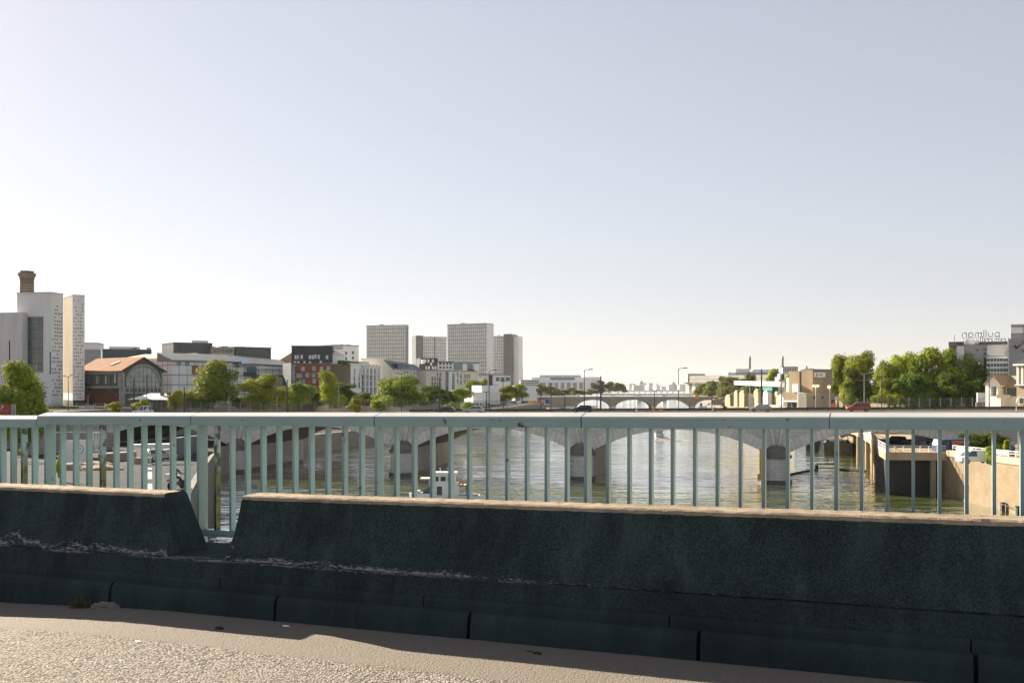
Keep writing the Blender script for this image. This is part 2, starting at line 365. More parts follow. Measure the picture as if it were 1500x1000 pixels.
class Fr:
    """a thing with a front: local x runs along the facade from photo column a to b, y goes back, z up from its foot"""
    def __init__(s, name, label, cat, a, b, gz, group=None):
        s.A = Vector((X(*a), a[1])); B = Vector((X(*b), b[1])); s.d = (B - s.A).normalized(); s.W = (B - s.A).length; s.gz = gz
        s.o = thing(name, label, cat, (s.A.x, s.A.y, gz), math.atan2(s.d.y, s.d.x), group); s.mid = (a[0] + b[0]) / 2; s.cache = {}
    def x(s, px):
        k = (px - CX) / F; return (k * s.A.y - s.A.x) / (s.d.x - k * s.d.y)
    def Y(s, px): return s.A.y + s.x(px) * s.d.y
    def z(s, py, px=None): return Z(py, s.Y(s.mid if px is None else px)) - s.gz
    def box(s, name, p0, p1, t, b, d0, d1, mt, parent=None):
        c = (p0 + p1) / 2
        z0 = 0 if b is None else s.z(b, c)
        return MB().box(s.x(p0), s.x(p1), d0, d1, z0, s.z(t, c)).build(name, mt, parent or s.o)
    def wins(s, pts, w, h, glass='glass', frame='whitemetal', y=0.0, name='window', parent=None, t=.12):
        """windows centred on photo points; one mesh shared by all of a size"""
        k = (w, h, glass, frame, name)
        if k not in s.cache:
            m = MB(); m.box(-w / 2, w / 2, -.04, .02, -h / 2, h / 2, 0)
            m.box(-w / 2 - t, -w / 2, -.10, .02, -h / 2 - t, h / 2 + t, 1).box(w / 2, w / 2 + t, -.10, .02, -h / 2 - t, h / 2 + t, 1)
            m.box(-w / 2, w / 2, -.10, .02, h / 2, h / 2 + t, 1).box(-w / 2, w / 2, -.14, .02, -h / 2 - t, -h / 2, 1)
            s.cache[k] = m.mesh(name, [glass, frame])
        for px, py in pts: put(name, s.cache[k], parent or s.o, (s.x(px), y, s.z(py, px)))
    def gable(s, name, p0, p1, eave, ridge, d0, d1, mt, over=.4, parent=None, thick=.3, axis='x'):
        """roof: ridge along the facade (axis x) or running back (axis y)"""
        x0, x1 = s.x(p0), s.x(p1); ze, zr = s.z(eave, (p0 + p1) / 2), s.z(ridge, (p0 + p1) / 2); m = MB()
        if axis == 'x':
            ym = (d0 + d1) / 2
            m.extr([(d0 - over, ze), (ym, zr), (d1 + over, ze), (d1 + over, ze + thick), (ym, zr + thick), (d0 - over, ze + thick)], x0 - over, x1 + over, 'x')
        else:
            xm = (x0 + x1) / 2
            m.extr([(x0 - over, ze), (xm, zr), (x1 + over, ze), (x1 + over, ze + thick), (xm, zr + thick), (x0 - over, ze + thick)], d0 - over, d1 + over, 'y')
        me = m.mesh(name, mt); fixn(me); return put(name, me, parent or s.o)
def grid(x0, x1, nx, y0, y1, ny, skip=()):
    return [(x0 + (x1 - x0) * (i / max(1, nx - 1)), y0 + (y1 - y0) * (j / max(1, ny - 1))) for j in range(ny) for i in range(nx) if (i, j) not in skip]
# ------------------------------------------------------------------ camera, light, sky
cam = bpy.data.cameras.new('camera'); co = bpy.data.objects.new('camera', cam); COL.objects.link(co)
cam.sensor_width = 36; cam.lens = F * 36 / 1500; cam.shift_y = (YH - 500) / 1500; cam.clip_end = 20000; cam.clip_start = .1
co.location = (0, 0, 0); co.rotation_euler = (R(90), 0, 0); SC.camera = co
SUN_AZ, SUN_EL = R(-46), R(23.7)             # azimuth from +Y, clockwise positive
to_sun = Vector((math.sin(SUN_AZ) * math.cos(SUN_EL), math.cos(SUN_AZ) * math.cos(SUN_EL), math.sin(SUN_EL)))
sl = bpy.data.lights.new('sun', 'SUN'); sl.energy = 5.0; sl.angle = R(.5); sl.color = (1, .87, .69)
so = bpy.data.objects.new('sun', sl); COL.objects.link(so); so.rotation_euler = (-to_sun).to_track_quat('-Z', 'Y').to_euler(); so.location = (0, 0, 60)
w = bpy.data.worlds.new('World'); SC.world = w; w.use_nodes = True; wt = w.node_tree
sk = wt.nodes.new('ShaderNodeTexSky'); sk.sky_type = 'NISHITA'; sk.sun_disc = False
sk.sun_elevation = SUN_EL; sk.sun_rotation = SUN_AZ; sk.air_density = SKY_AIR; sk.dust_density = SKY_DUST; sk.ozone_density = 1.2
gm = wt.nodes.new('ShaderNodeGamma'); gm.inputs[1].default_value = SKY_GAMMA; wt.links.new(sk.outputs[0], gm.inputs[0])
hs = wt.nodes.new('ShaderNodeHueSaturation'); hs.inputs['Saturation'].default_value = SKY_SAT
wt.links.new(gm.outputs[0], hs.inputs['Color'])
tint = wt.nodes.new('ShaderNodeMix'); tint.data_type = 'RGBA'; tint.blend_type = 'MULTIPLY'; tint.inputs[0].default_value = 1.0
tint.inputs[7].default_value = SKY_TINT
wt.links.new(hs.outputs[0], tint.inputs[6])
bg = wt.nodes['Background']; bg.inputs['Strength'].default_value = SKY_STRENGTH; wt.links.new(tint.outputs[2], bg.inputs['Color'])
SC.view_settings.view_transform = 'Standard'; SC.view_settings.look = 'None'; SC.view_settings.exposure = EXPOSURE; SC.view_settings.gamma = 1
SC.cycles.max_bounces = 8; SC.cycles.volume_bounces = 0; SC.cycles.use_denoising = True
SC.cycles.sample_clamp_indirect = 6

# ------------------------------------------------------------------ the bridge we stand on
EX, EY = .9283, -.3718
BX, BY = X(296.4, 8.3), 8.3
BRZ = math.atan2(EY, EX); BLOC = (BX, BY, 0)
def sweep(mb, prof, xs, slope, jit=0.0, z0=0.0, closed=False, m=0, caps=True, skew=None):
    """profile of (w, z): w metres from the railing towards the camera; run along the bridge"""
    n = len(prof); o = len(mb.v)
    for i, x in enumerate(xs):
        for k, (w_, z) in enumerate(prof):
            j = jit
            xx = x + (skew(i, len(xs), z) if skew else 0)
            mb.v.append((xx, -w_ + rnd.uniform(-j, j), z + slope * xx + z0 + rnd.uniform(-j, j)))
    for i in range(len(xs) - 1):
        for k in range(n if closed else n - 1):
            a, b_ = o + i * n + k, o + i * n + (k + 1) % n
            mb.f.append((a, a + n, b_ + n, b_)); mb.m.append(m)
    if caps and closed:
        mb.f.append(tuple(o + k for k in range(n))); mb.m.append(m)
        mb.f.append(tuple(o + (len(xs) - 1) * n + k for k in reversed(range(n)))); mb.m.append(m)
def xs_(a, b, st):
    n = max(1, int(round((b - a) / st))); return [a + (b - a) * i / n for i in range(n + 1)]
def bput(name, mb, mt, parent=None, smooth=False):
    me = mb.mesh(name, mt, smooth); fixn(me)
    return put(name, me, parent, (0, 0, 0) if parent else BLOC, 0 if parent else BRZ)
SLP = .0075
# road: a slightly uneven sheet
m = MB(); sweep(m, [(.95, -1.62), (1.02, -1.605), (1.25, -1.607), (1.6, -1.608), (2.2, -1.606), (3.2, -1.60), (6, -1.57), (14, -1.5)], xs_(-14, 10, .5), SLP, .0012)
m.v = [(x, y, z - (.042 * min(.3 - x, 1.3) if x < .3 else 0)) for x, y, z in m.v]
for x0, x1 in ((-120, -14), (10, 60)): sweep(m, [(.95, -1.62), (1.6, -1.608), (14, -1.5)], [x0, x1], SLP)
tag(bput('road', m, 'road'), kind='structure')
m = MB(); sweep(m, [(.16, -1.40), (-.14, -1.40), (-.14, -2.3), (1.5, -2.6), (14, -2.6), (14, -1.75), (.9, -1.75)], [-120, 60], SLP, closed=True)
tag(bput('bridge_deck', m, 'concrete_grey'), kind='structure')
# kerb stones with open joints
m = MB()
for k in range(-70, 36):
    x0 = -.02 + k * 1.455
    st = xs_(x0 + .012, x0 + 1.443, .12) if -6 < k < 7 else [x0 + .012, x0 + 1.443]
    sweep(m, [(.94, -1.74), (1.025, -1.74), (1.02, -1.60), (1.010, -1.50), (1.0, -1.466), (.985, -1.450), (.965, -1.444), (.94, -1.441)], st, SLP, .0015 if len(st) > 2 else 0, closed=True)
tag(bput('kerb', m, 'kerb'), kind='structure')
m = MB()
for k in range(-60, 30):
    x0 = -.70 + k * 1.62
    st = xs_(x0 + .004, x0 + 1.616, .15) if -6 < k < 6 else [x0 + .004, x0 + 1.616]
    sweep(m, [(.90, -1.66), (.950, -1.66), (.948, -1.40), (.940, -1.374), (.91, -1.370)], st, SLP, .0015 if len(st) > 2 else 0, closed=True)
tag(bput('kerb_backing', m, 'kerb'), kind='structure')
# plinth with scraped upper edge
pp = [(.15, -1.42), (.16, -1.25), (.30, -1.245), (.7, -1.244), (.885, -1.246), (.903, -1.262), (.910, -1.31), (.922, -1.372), (.922, -1.42)]
m = MB()
for a, b_ in ((-120, -9.0), (-9.0, 8.5), (8.5, 60)): sweep(m, pp, xs_(a, b_, .06) if a == -9.0 else [a, b_], SLP, .0022 if a == -9.0 else 0)
me = m.mesh('plinth', 'plinth'); fixn(me)
uv = me.uv_layers.new(name='UVMap')
for l in me.loops:
    p = me.vertices[l.vertex_index].co
    # v runs along the section: 0 at the front upper edge
    z = p.z - SLP * p.x; uv.data[l.index].uv = (p.x, (-.885 - p.y) * -1 if z > -1.25 else -(-1.246 - z) - .02)
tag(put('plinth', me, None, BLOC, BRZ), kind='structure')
# two barrier lengths
def barrier(label, xa, xb, ztop, slope, endl, endr):
    t = thing('concrete_barrier', label, 'barrier', (BX, BY, 0), BRZ, 'concrete barriers along the bridge kerb')
    zb = -1.241 - ztop
    body = [(.262, zb), (.285, -.12), (.296, -.025), (.310, -.008), (.335, 0)] + [(.335 + .19 * i / 5, .003 * math.sin(i * 2.1)) for i in range(1, 5)] + [(.528, 0), (.545, -.010), (.553, -.030), (.575, -.13), (.60, -.22), (.625, -.29), (.665, -.35), (.70, -.395), (.716, zb)]
    body = [(w_ + .178, z) for w_, z in body]
    m = MB(); st = xs_(xa, xb, .045)
    def skew(i, n, z):
        tz = (z) / zb
        if i == 0: return endl * tz + .02 * (1 - tz)
        if i == n - 1: return endr * tz
        return 0
    sweep(m, body, st, 0, .0028, ztop, True, skew=skew)
    # one face set for the top coloured as sunlit, one for the flank coloured as shaded
    me = m.mesh('barrier_body', ['cast', 'castshade']); fixn(me)
    xr_ = xa if xa > -5 else xb
    for v in me.vertices:
        tz = min(1, max(0, (ztop - v.co.z) / -zb)); v.co.z += (slope * (1 - tz) + SLP * tz) * (v.co.x - xr_) + tz * SLP * xr_
    nb = len(body)
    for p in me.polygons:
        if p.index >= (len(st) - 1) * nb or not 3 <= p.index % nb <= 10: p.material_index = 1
    uv = me.uv_layers.new(name='UVMap')
    for f_ in me.polygons:
        for li in f_.loop_indices:
            p = me.vertices[me.loops[li].vertex_index].co; uv.data[li].uv = (p.x, p.z - SLP * p.x + 1.246 if len(f_.vertices) == 4 and p.y < -.7 else 2)
    o = put('barrier_body', me, t); return t
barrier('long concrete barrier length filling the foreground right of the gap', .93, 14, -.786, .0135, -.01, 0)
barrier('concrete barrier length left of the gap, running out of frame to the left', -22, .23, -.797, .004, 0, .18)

# railing
SR = .0092
hr = [(-.058, -.105), (.060, -.105), (.063, -.036), (.056, -.026), (-.050, 0), (-.058, -.010)]
def rail_set(label, name_posts, x0, x1, post_x, bars, dz, seams, mossy=(), group='sea green railings along the bridge edge'):
    t = thing('bridge_railing', label, 'railing', BLOC, BRZ, group)
    zt = -.206 + dz
    e = [x0] + seams + [x1]
    for a, b_ in zip(e[:-1], e[1:]):
        m = MB(); sweep(m, hr, [a + .004, b_ - .004], SR, 0, zt, True); me = m.mesh('handrail', ['paint', 'litcap']); me.polygons[3].material_index = 1; me.polygons[2].material_index = 1; fixn(me); put('handrail', me, t)
        m = MB(); sweep(m, [(-.03, -1.022), (.035, -1.022), (.04, -1.0), (.03, -.968), (-.03, -.968)], [a + .002, b_ - .002], SR, 0, zt, True); bput('bottom_rail', m, 'paint', t)
    for x in post_x:
        m = MB(); z1 = zt - .1 + SR * x; m.box(-.012, .012, -.055, .055, zt - 1.2 + SR * x, z1).box(-.06, .06, -.06, .06, zt - 1.215 + SR * x, zt - 1.197 + SR * x)
        m.build('post', 'paint', t, loc=(x, 0, 0))
    for i, x in enumerate(bars):
        m = MB(); m.box(-.0105, .0105, -.029, .029, zt - .972 + SR * x, zt - .1 + SR * x)
        m.build('baluster', 'paintmoss' if i in mossy else 'paint', t, loc=(x, 0, 0))
    return t
PL = 1.68; DB = PL / 11
posts = [k * PL for k in range(-1, 6)]
bars = [k * PL + DB * j for k in range(-1, 6) for j in range(1, 11)]
rail_set('long run of railing with flat upright bars, seen across most of the frame', 'post', -1.775, 10.2, posts, bars, 0, [-.07, 1.67, 3.33, 5.0, 6.7, 8.4], (3, 10))
rail_set('lower run of railing cut off by the left edge of the frame', 'post', -13.5, -1.785, [-1.86 - DB * 11 * k - DB * 3.9 for k in range(0, 7)], [b for b in [-1.86 - DB * .85 * k for k in range(0, 84)] if (k_ := 1)], -.028, [-3.6, -5.3, -7.0, -8.7, -10.4, -12.1], (1,))

# litter and weeds
def blades(n, r, h, seed, wd=.004, spread=1.0):
    q = random.Random(seed); m = MB()
    for i in range(n):
        a = q.uniform(0, 6.28); d = q.uniform(0, r); x, y = d * math.cos(a), d * math.sin(a) * .6
        l = q.uniform(.4, 1) * h; lean = q.uniform(.2, 1.1) * spread; a2 = q.uniform(0, 6.28); dx, dy = math.cos(a2), math.sin(a2)
        px, py, pz = x, y, 0; pts = []
        for s in range(4):
            t = s / 3; pts.append((x + dx * lean * l * t * t, y + dy * lean * l * t * t, l * (t - .35 * lean * t * t)))
        nx, ny = -dy * wd, dx * wd; o = len(m.v)
        for s, p in enumerate(pts):
            k = 1 - s / 3.2; m.v += [(p[0] - nx * k, p[1] - ny * k, p[2]), (p[0] + nx * k, p[1] + ny * k, p[2])]
        for s in range(3): m.f.append((o + 2 * s, o + 2 * s + 1, o + 2 * s + 3, o + 2 * s + 2)); m.m.append(0)
    return m
def onb(x, w_, z): return (BX + EX * x - .3718 * w_, BY + EY * x - .9283 * w_, z + SLP * x)
MAT['dryweed'] = M('dry_weed', (.10, .085, .045), (.045, .055, .02), 9, .9)
MAT['yellowweed'] = M('yellow_weed', (.34, .24, .06), (.20, .16, .04), 9, .9)
MAT['drygrit'] = M('road_grit', (.16, .145, .12), (.11, .10, .085), 30, .95)
o = blades(120, .11, .10, 3).build('weed_tuft', 'dryweed', None, loc=onb(-.26, 1.06, -1.628), rz=BRZ); tag(o, 'dark scruffy weed tuft growing where road and kerb meet', 'weed')
o = blades(60, .05, .10, 9, .003).build('weed_tuft', 'yellowweed', None, loc=onb(.38, .02, -1.30), rz=BRZ); tag(o, 'small yellow weed under the railing, seen through the barrier gap', 'weed')
o = blades(40, .06, .08, 10, .003).build('weed_tuft', 'yellowweed', None, loc=onb(.62, .05, -1.31), rz=BRZ); tag(o, 'second yellow weed under the railing, nearer the long barrier', 'weed')
def mound(name, x, w_, rx, rw, h, mt, label, cat, seed):
    q = random.Random(seed); bm = bmesh.new(); bmesh.ops.create_icosphere(bm, subdivisions=3, radius=1)
    for v in bm.verts:
        k = 1 + q.uniform(-.12, .12); v.co.x *= rx * k; v.co.y *= rw * k; v.co.z = max(v.co.z * h * k, -h * .3)
    me = bpy.data.meshes.new(name); bm.to_mesh(me); bm.free(); me.materials.append(MAT[mt])
    o = put(name, me, None, onb(x, w_, -1.606 - (.042 * (.3 - x) if x < .3 else 0)), BRZ); return tag(o, label, cat)
mound('grit_heap', -.02, 1.04, .13, .06, .045, 'drygrit', 'low heap of grit swept against the kerb beside the weed tuft', 'grit', 4)
mound('dry_leaf', 1.22, 1.33, .035, .022, .014, 'black', 'dark crumpled leaf lying at the shadow edge on the road', 'leaf', 5)
mound('dry_leaf', 3.42, 1.19, .03, .018, .012, 'black', 'pair-side dark leaf lying in the shaded gutter right of centre', 'leaf', 6)
mound('dry_leaf', 3.36, 1.16, .028, .016, .010, 'dryweed', 'brown leaf beside the dark leaf in the shaded gutter', 'leaf', 8)
mound('paper_scrap', 1.6, 1.12, .03, .008, .008, 'signwhite', 'thin white paper stub in the shaded gutter below the kerb', 'litter', 7)
mound('paper_scrap', .96, 1.79, .028, .012, .006, 'signwhite', 'crumpled white scrap lying on the sunlit road', 'litter', 17)

# ------------------------------------------------------------------ ground, river, banks
WZ = -17.6
YS = [-300, 40, 100, 200, 264, 305, 420, 855, 1300, 2200, 7000]
LE = [-14, -14, -31, -59, -56, -46, -36, 24, 80, 150, 430]         # left water edge
LU = [-110, -98, -100, -100, -98, -80, -64, -4, 45, 110, 380]       # left upper ground edge
LZ = [-6.3, -6.3, -8.2, -12.2, -13, -13, -13, -13, -13, -13, -13]
RY = [-300, 60, 161, 162, 200, 255, 300, 420, 855, 1300, 2200, 7000]
RE = [70.4, 70.4, 70.4, 78, 84, 90, 93, 108, 184, 262, 410, 1250]
RU = [118, 118, 112, 112, 96, 97, 116, 134, 215, 300, 460, 1320]
RZ_ = [-9.3, -9.6, -10.9, -10.9, -10.9, -11, -11, -11, -11.5, -12, -12, -12]
GZ = -5.5
m = MB()
n = len(YS)
m.add([(-4300, y, GZ) for y in YS] + [(x, y, GZ) for x, y in zip(LU, YS)], [(i, n + i, n + i + 1, i + 1) for i in range(n - 1)])
n = len(RY)
m.add([(x, y, GZ) for x, y in zip(RU, RY)] + [(4300, y, GZ) for y in RY], [(i, n + i, n + i + 1, i + 1) for i in range(n - 1)])
tag(m.build('ground', 'earth'), kind='structure')
m = MB(); n = len(YS)
m.add([(x, y, z) for x, y, z in zip(LU, YS, LZ)] + [(x, y, z) for x, y, z in zip(LE, YS, LZ)], [(i, n + i, n + i + 1, i + 1) for i in range(n - 1)])
tag(m.build('left_quay', 'asphalt'), kind='structure')
m = MB(); n = len(RY)
m.add([(x, y, z) for x, y, z in zip(RE, RY, RZ_)] + [(x, y, z) for x, y, z in zip(RU, RY, RZ_)], [(i, n + i, n + i + 1, i + 1) for i in range(n - 1)])
tag(m.build('right_quay', 'asphalt_pale'), kind='structure')
def wall(name, xs, ys, z0, z1, th, mt, label, cat='wall', cope=0.0, copem=None):
    m = MB()
    for i in range(len(xs) - 1):
        def zz(q, j): return q[j] if isinstance(q, (list, tuple)) else q
        a, b_ = (xs[i], ys[i]), (xs[i + 1], ys[i + 1])
        m.hexa([(a[0], a[1], zz(z0, i)), (a[0] + th, a[1], zz(z0, i)), (b_[0] + th, b_[1], zz(z0, i + 1)), (b_[0], b_[1], zz(z0, i + 1)),
                (a[0], a[1], zz(z1, i)), (a[0] + th, a[1], zz(z1, i)), (b_[0] + th, b_[1], zz(z1, i + 1)), (b_[0], b_[1], zz(z1, i + 1))])
    me = m.mesh(name, mt); fixn(me); o = put(name, me); tag(o, label, cat)
    if cope:
        m = MB()
        for i in range(len(xs) - 1):
            a, b_ = (xs[i], ys[i]), (xs[i + 1], ys[i + 1]); s = -.18 if th > 0 else .18
            za, zb = zz(z1, i) + .004, zz(z1, i + 1) + .004
            m.hexa([(a[0] + s, a[1], za - cope), (a[0] + th * .6, a[1], za - cope), (b_[0] + th * .6, b_[1], zb - cope), (b_[0] + s, b_[1], zb - cope),
                    (a[0] + s, a[1], za), (a[0] + th * .6, a[1], za), (b_[0] + th * .6, b_[1], zb), (b_[0] + s, b_[1], zb)])
        me = m.mesh('coping', copem or mt); fixn(me); put('coping', me, o)
    return o
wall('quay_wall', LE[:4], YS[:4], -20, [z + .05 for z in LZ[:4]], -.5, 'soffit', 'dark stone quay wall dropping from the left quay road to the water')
wall('quay_wall', LE[3:6], YS[3:6], -20, [z + .25 for z in LZ[3:6]], -1.2, 'quaystone', 'grey stone quay wall along the left bank under the arches')
wall('quay_wall', LE[5:], YS[5:], -20, [z + .25 for z in LZ[5:]], -1.2, 'quaystone', 'long grey quay wall receding along the left bank toward the far bridge')
wall('retaining_wall', LU, YS, [z - .5 for z in LZ], GZ + .3, -1.0, 'quaystone', 'stone retaining wall carrying the upper left bank')
wall('quay_wall', RE[:3], RY[:3], -20, [z + .85 for z in RZ_[:3]], 1.2, 'sandwall', 'sunlit sandy quay wall rising from the water at right', cope=.95, copem='beige')
wall('quay_wall', RE[3:], RY[3:], -20, [z + .3 for z in RZ_[3:]], 1.2, 'sandwall', 'right bank quay wall behind the pile viaduct, receding into the distance', cope=.4, copem='beige')
wall('retaining_wall', RU, RY, [z - .5 for z in RZ_], GZ + .3, 1.0, 'sandwall', 'yellowish retaining wall beside the right bank expressway')
m = MB(); m.box(70.4, 78.4, 161.02, 162, -20, -11.6).build('x', 'sandwall').name = 'wall_return'
tag(bpy.data.objects['wall_return'], 'short end wall where the sunlit quay wall turns back at its corner', 'wall')
m = MB()
vx = [-4300, -500, -200, -100, -60, -30, 0, 30, 60, 90, 130, 200, 500, 4300]; vy = [-300, 20, 60, 100, 140, 180, 220, 260, 320, 400, 600, 1000, 2000, 7000]
n = len(vx); m.add([(x, y, WZ) for y in vy for x in vx], [(j * n + i, j * n + i + 1, (j + 1) * n + i + 1, (j + 1) * n + i) for j in range(len(vy) - 1) for i in range(n - 1)])
tag(m.build('river_water', 'water'), kind='structure')
MAT['wetstone'] = M('wet_algae_stone', (.09, .095, .07), (.055, .065, .045), 1.2, .5)
# ------------------------------------------------------------------ the stone arch bridge across the river
QX, QY = X(590, 201), 201.0
QD = Vector((.9747, -.2227)); QN = Vector((.2227, .9747)); QRZ = math.atan2(QD.y, QD.x); SP = 36.5; QW = 28.0
def q(x, d, z=0): return (QX + QD.x * x + QN.x * d, QY + QD.y * x + QN.y * d, z)
def qx(px, d=0):
    k = (px - CX) / F; ox, oy = QX + QN.x * d, QY + QN.y * d
    return (k * oy - ox) / (QD.x - k * QD.y)
def deckz(x): return -4.95 + .0098 * (x - 38)
ZS, ZC = -12.1, -7.9
half = 16.2; rad = (half ** 2 + (ZC - ZS) ** 2) / (2 * (ZC - ZS))
def intr(u):   # u from span centre
    return ZC - rad + math.sqrt(max(0, rad ** 2 - u * u))
bt = thing('arch_bridge', 'long grey stone bridge of low arches crossing the river behind the railing', 'bridge', (QX, QY, 0), QRZ)
i0, i1 = -2, 3        # spans
xl, xr = i0 * SP - 60, i1 * SP + 80
m = MB(); sm = MB()
def col(xa, xb, za, zb):
    for d, s in ((0, 1), (QW, -1)):
        m.add([(xa, d, za), (xb, d, zb), (xb, d, deckz(xb) - .3), (xa, d, deckz(xa) - .3)], [(0, 1, 2, 3) if s > 0 else (3, 2, 1, 0)])
col(xl, i0 * SP - 2.05, -20, -20); col(i1 * SP + 2.05, xr, -20, -20)
for i in range(i0, i1):
    c = (i + .5) * SP; n = 28
    us = [-half + 2 * half * k / n for k in range(n + 1)]
    for a, b_ in zip(us[:-1], us[1:]):
        col(c + a, c + b_, intr(a), intr(b_))
        sm.add([(c + a, 0, intr(a)), (c + b_, 0, intr(b_)), (c + b_, QW, intr(b_)), (c + a, QW, intr(a))], [(0, 3, 2, 1)])
for i in range(i0, i1 + 1):
    col(i * SP - (SP / 2 - half), i * SP + (SP / 2 - half), ZS, ZS)
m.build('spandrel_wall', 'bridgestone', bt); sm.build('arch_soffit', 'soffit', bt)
for i in range(i0, i1):        # voussoir ring of each arch
    c = (i + .5) * SP; m = MB(); n = 35; a1 = math.asin(half / rad)
    for k in range(n):
        ta, tb = -a1 + 2 * a1 * k / n + .0012, -a1 + 2 * a1 * (k + 1) / n - .0012
        th = 1.25 + .75 * abs((k + .5) / n * 2 - 1) + (.12 if k % 2 else 0)
        zc = ZC - rad
        pts = [(c + math.sin(t) * r, zc + math.cos(t) * r) for t, r in ((ta, rad - .01), (tb, rad - .01), (tb, rad + th), (ta, rad + th))]
        m.extr(pts, -.16, .02)
    me = m.mesh('arch_ring', 'voussoir'); fixn(me); put('arch_ring', me, bt)
for i in range(i0, i1 + 1):    # piers with rounded cutwaters, caps and tapering buttress strips
    px = i * SP; m = MB()
    m.box(px - 2.02, px + 2.02, .03, QW - .03, -22, ZS - .02)
    m.lathe([(2.75, -22), (2.75, -17.1), (2.4, -16.9), (2.4, ZS - .9)], px, .0, 18, 0, math.pi, 2 * math.pi)
    me = m.mesh('pier', 'bridgestone'); fixn(me); p = put('pier', me, bt)
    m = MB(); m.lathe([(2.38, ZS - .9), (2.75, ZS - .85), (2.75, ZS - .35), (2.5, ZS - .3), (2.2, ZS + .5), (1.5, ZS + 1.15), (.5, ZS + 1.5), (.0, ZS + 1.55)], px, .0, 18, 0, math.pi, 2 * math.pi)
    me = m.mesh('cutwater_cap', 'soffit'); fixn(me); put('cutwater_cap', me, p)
    m = MB(); m.lathe([(2.765, -18.5), (2.765, -17.05), (2.6, -16.95)], px, .0, 18, 0, math.pi, 2 * math.pi); m.box(px - 2.04, px - 2.021, 0, QW - .1, -18.5, -16.9).box(px + 2.021, px + 2.04, 0, QW - .1, -18.5, -16.9); me = m.mesh('wet_band', 'wetstone'); fixn(me); put('wet_band', me, p)
    zt = deckz(px) - .3
    for s in (-1, 1):
        m = MB(); m.extr([(px + s * .25, ZS + 1.3), (px + s * .55, ZS + 1.3), (px + s * 1.75, zt - .05), (px + s * 1.35, zt - .05)], -.42, .03)
        me = m.mesh('buttress_strip', 'voussoir'); fixn(me); put('buttress_strip', me, p)
# deck, cornice, far parapet
m = MB(); m.hexa([(xl, -.45, deckz(xl) - .3), (xr, -.45, deckz(xr) - .3), (xr, QW + .45, deckz(xr) - .3), (xl, QW + .45, deckz(xl) - .3), (xl, -.45, deckz(xl) - .01), (xr, -.45, deckz(xr) - .01), (xr, QW + .45, deckz(xr) - .01), (xl, QW + .45, deckz(xl) - .01)])
me = m.mesh('deck_slab', 'bridgestone'); fixn(me); put('deck_slab', me, bt)
m = MB(); m.add([(xl, .4, deckz(xl)), (xr, .4, deckz(xr)), (xr, QW, deckz(xr)), (xl, QW, deckz(xl))], [(0, 1, 2, 3)])
o = m.build('bridge_road', 'asphalt_pale', None, loc=(QX, QY, 0), rz=QRZ); tag(o, kind='structure')
# low crash barrier along the roadway
gb = thing('crash_barrier', 'low dark crash barrier along the far side of the arch bridge road', 'barrier', (QX, QY, 0), QRZ)
m = MB(); a, b_ = qx(560), qx(1560); m.hexa([(a, 17, deckz(a) + .33), (b_, 17, deckz(b_) + .33), (b_, 17.15, deckz(b_) + .33), (a, 17.15, deckz(a) + .33), (a, 17, deckz(a) + .62), (b_, 17, deckz(b_) + .62), (b_, 17.15, deckz(b_) + .62), (a, 17.15, deckz(a) + .62)])
m.build('rail', 'darkmetal', gb)
m = MB(); x = a
pm = MB().box(-.06, .06, -.06, .06, 0, .6).mesh('post', 'darkmetal')
while x < b_: put('post', pm, gb, (x, 17.24, deckz(x))); x += 4.0
m = MB(); m.hexa([(a, 17.6, deckz(a)), (b_, 17.6, deckz(b_)), (b_, 18.2, deckz(b_)), (a, 18.2, deckz(a)), (a, 17.7, deckz(a) + .32), (b_, 17.7, deckz(b_) + .32), (b_, 18.1, deckz(b_) + .32), (a, 18.1, deckz(a) + .32)])
o = m.build('concrete_kerb', 'beige', None, loc=(QX, QY, 0), rz=QRZ); tag(o, 'long sandy concrete kerb behind the crash barrier on the arch bridge', 'kerb')
# mesh fences
def meshfence(pa, pb, d, h, label, step):
    a, b_ = qx(pa, d), qx(pb, d); n = max(2, int((b_ - a) / step))
    t = thing('mesh_fence', label, 'fence', (QX, QY, 0), QRZ)
    pm = MB().box(-.05, .05, -.05, .05, 0, h).mesh('post', 'greymetal')
    for k in range(n + 1):
        x = a + (b_ - a) * k / n; put('post', pm, t, (x, d, deckz(x)))
    m = MB()
    k = int((b_ - a) / .17)
    for j in range(k):
        x = a + (b_ - a) * j / k; z = deckz(x); m.box(x - .011, x + .011, d + .06, d + .075, z + .05, z + h - .03)
    for zz in [.05 + (h - .1) * j / 12 for j in range(13)]:
        m.hexa([(a, d + .076, deckz(a) + zz), (b_, d + .076, deckz(b_) + zz), (b_, d + .09, deckz(b_) + zz), (a, d + .09, deckz(a) + zz), (a, d + .076, deckz(a) + zz + .025), (b_, d + .076, deckz(b_) + zz + .025), (b_, d + .09, deckz(b_) + zz + .025), (a, d + .09, deckz(a) + zz + .025)])
    m.build('wire_mesh', 'iron', t)
meshfence(72, 744, 24, 2.5, 'tall grey mesh fence on the left half of the arch bridge', 2.55)
meshfence(1226, 1440, 22, 2.35, 'tall grey mesh fence on the bridge in front of the right bank trees', 1.95)

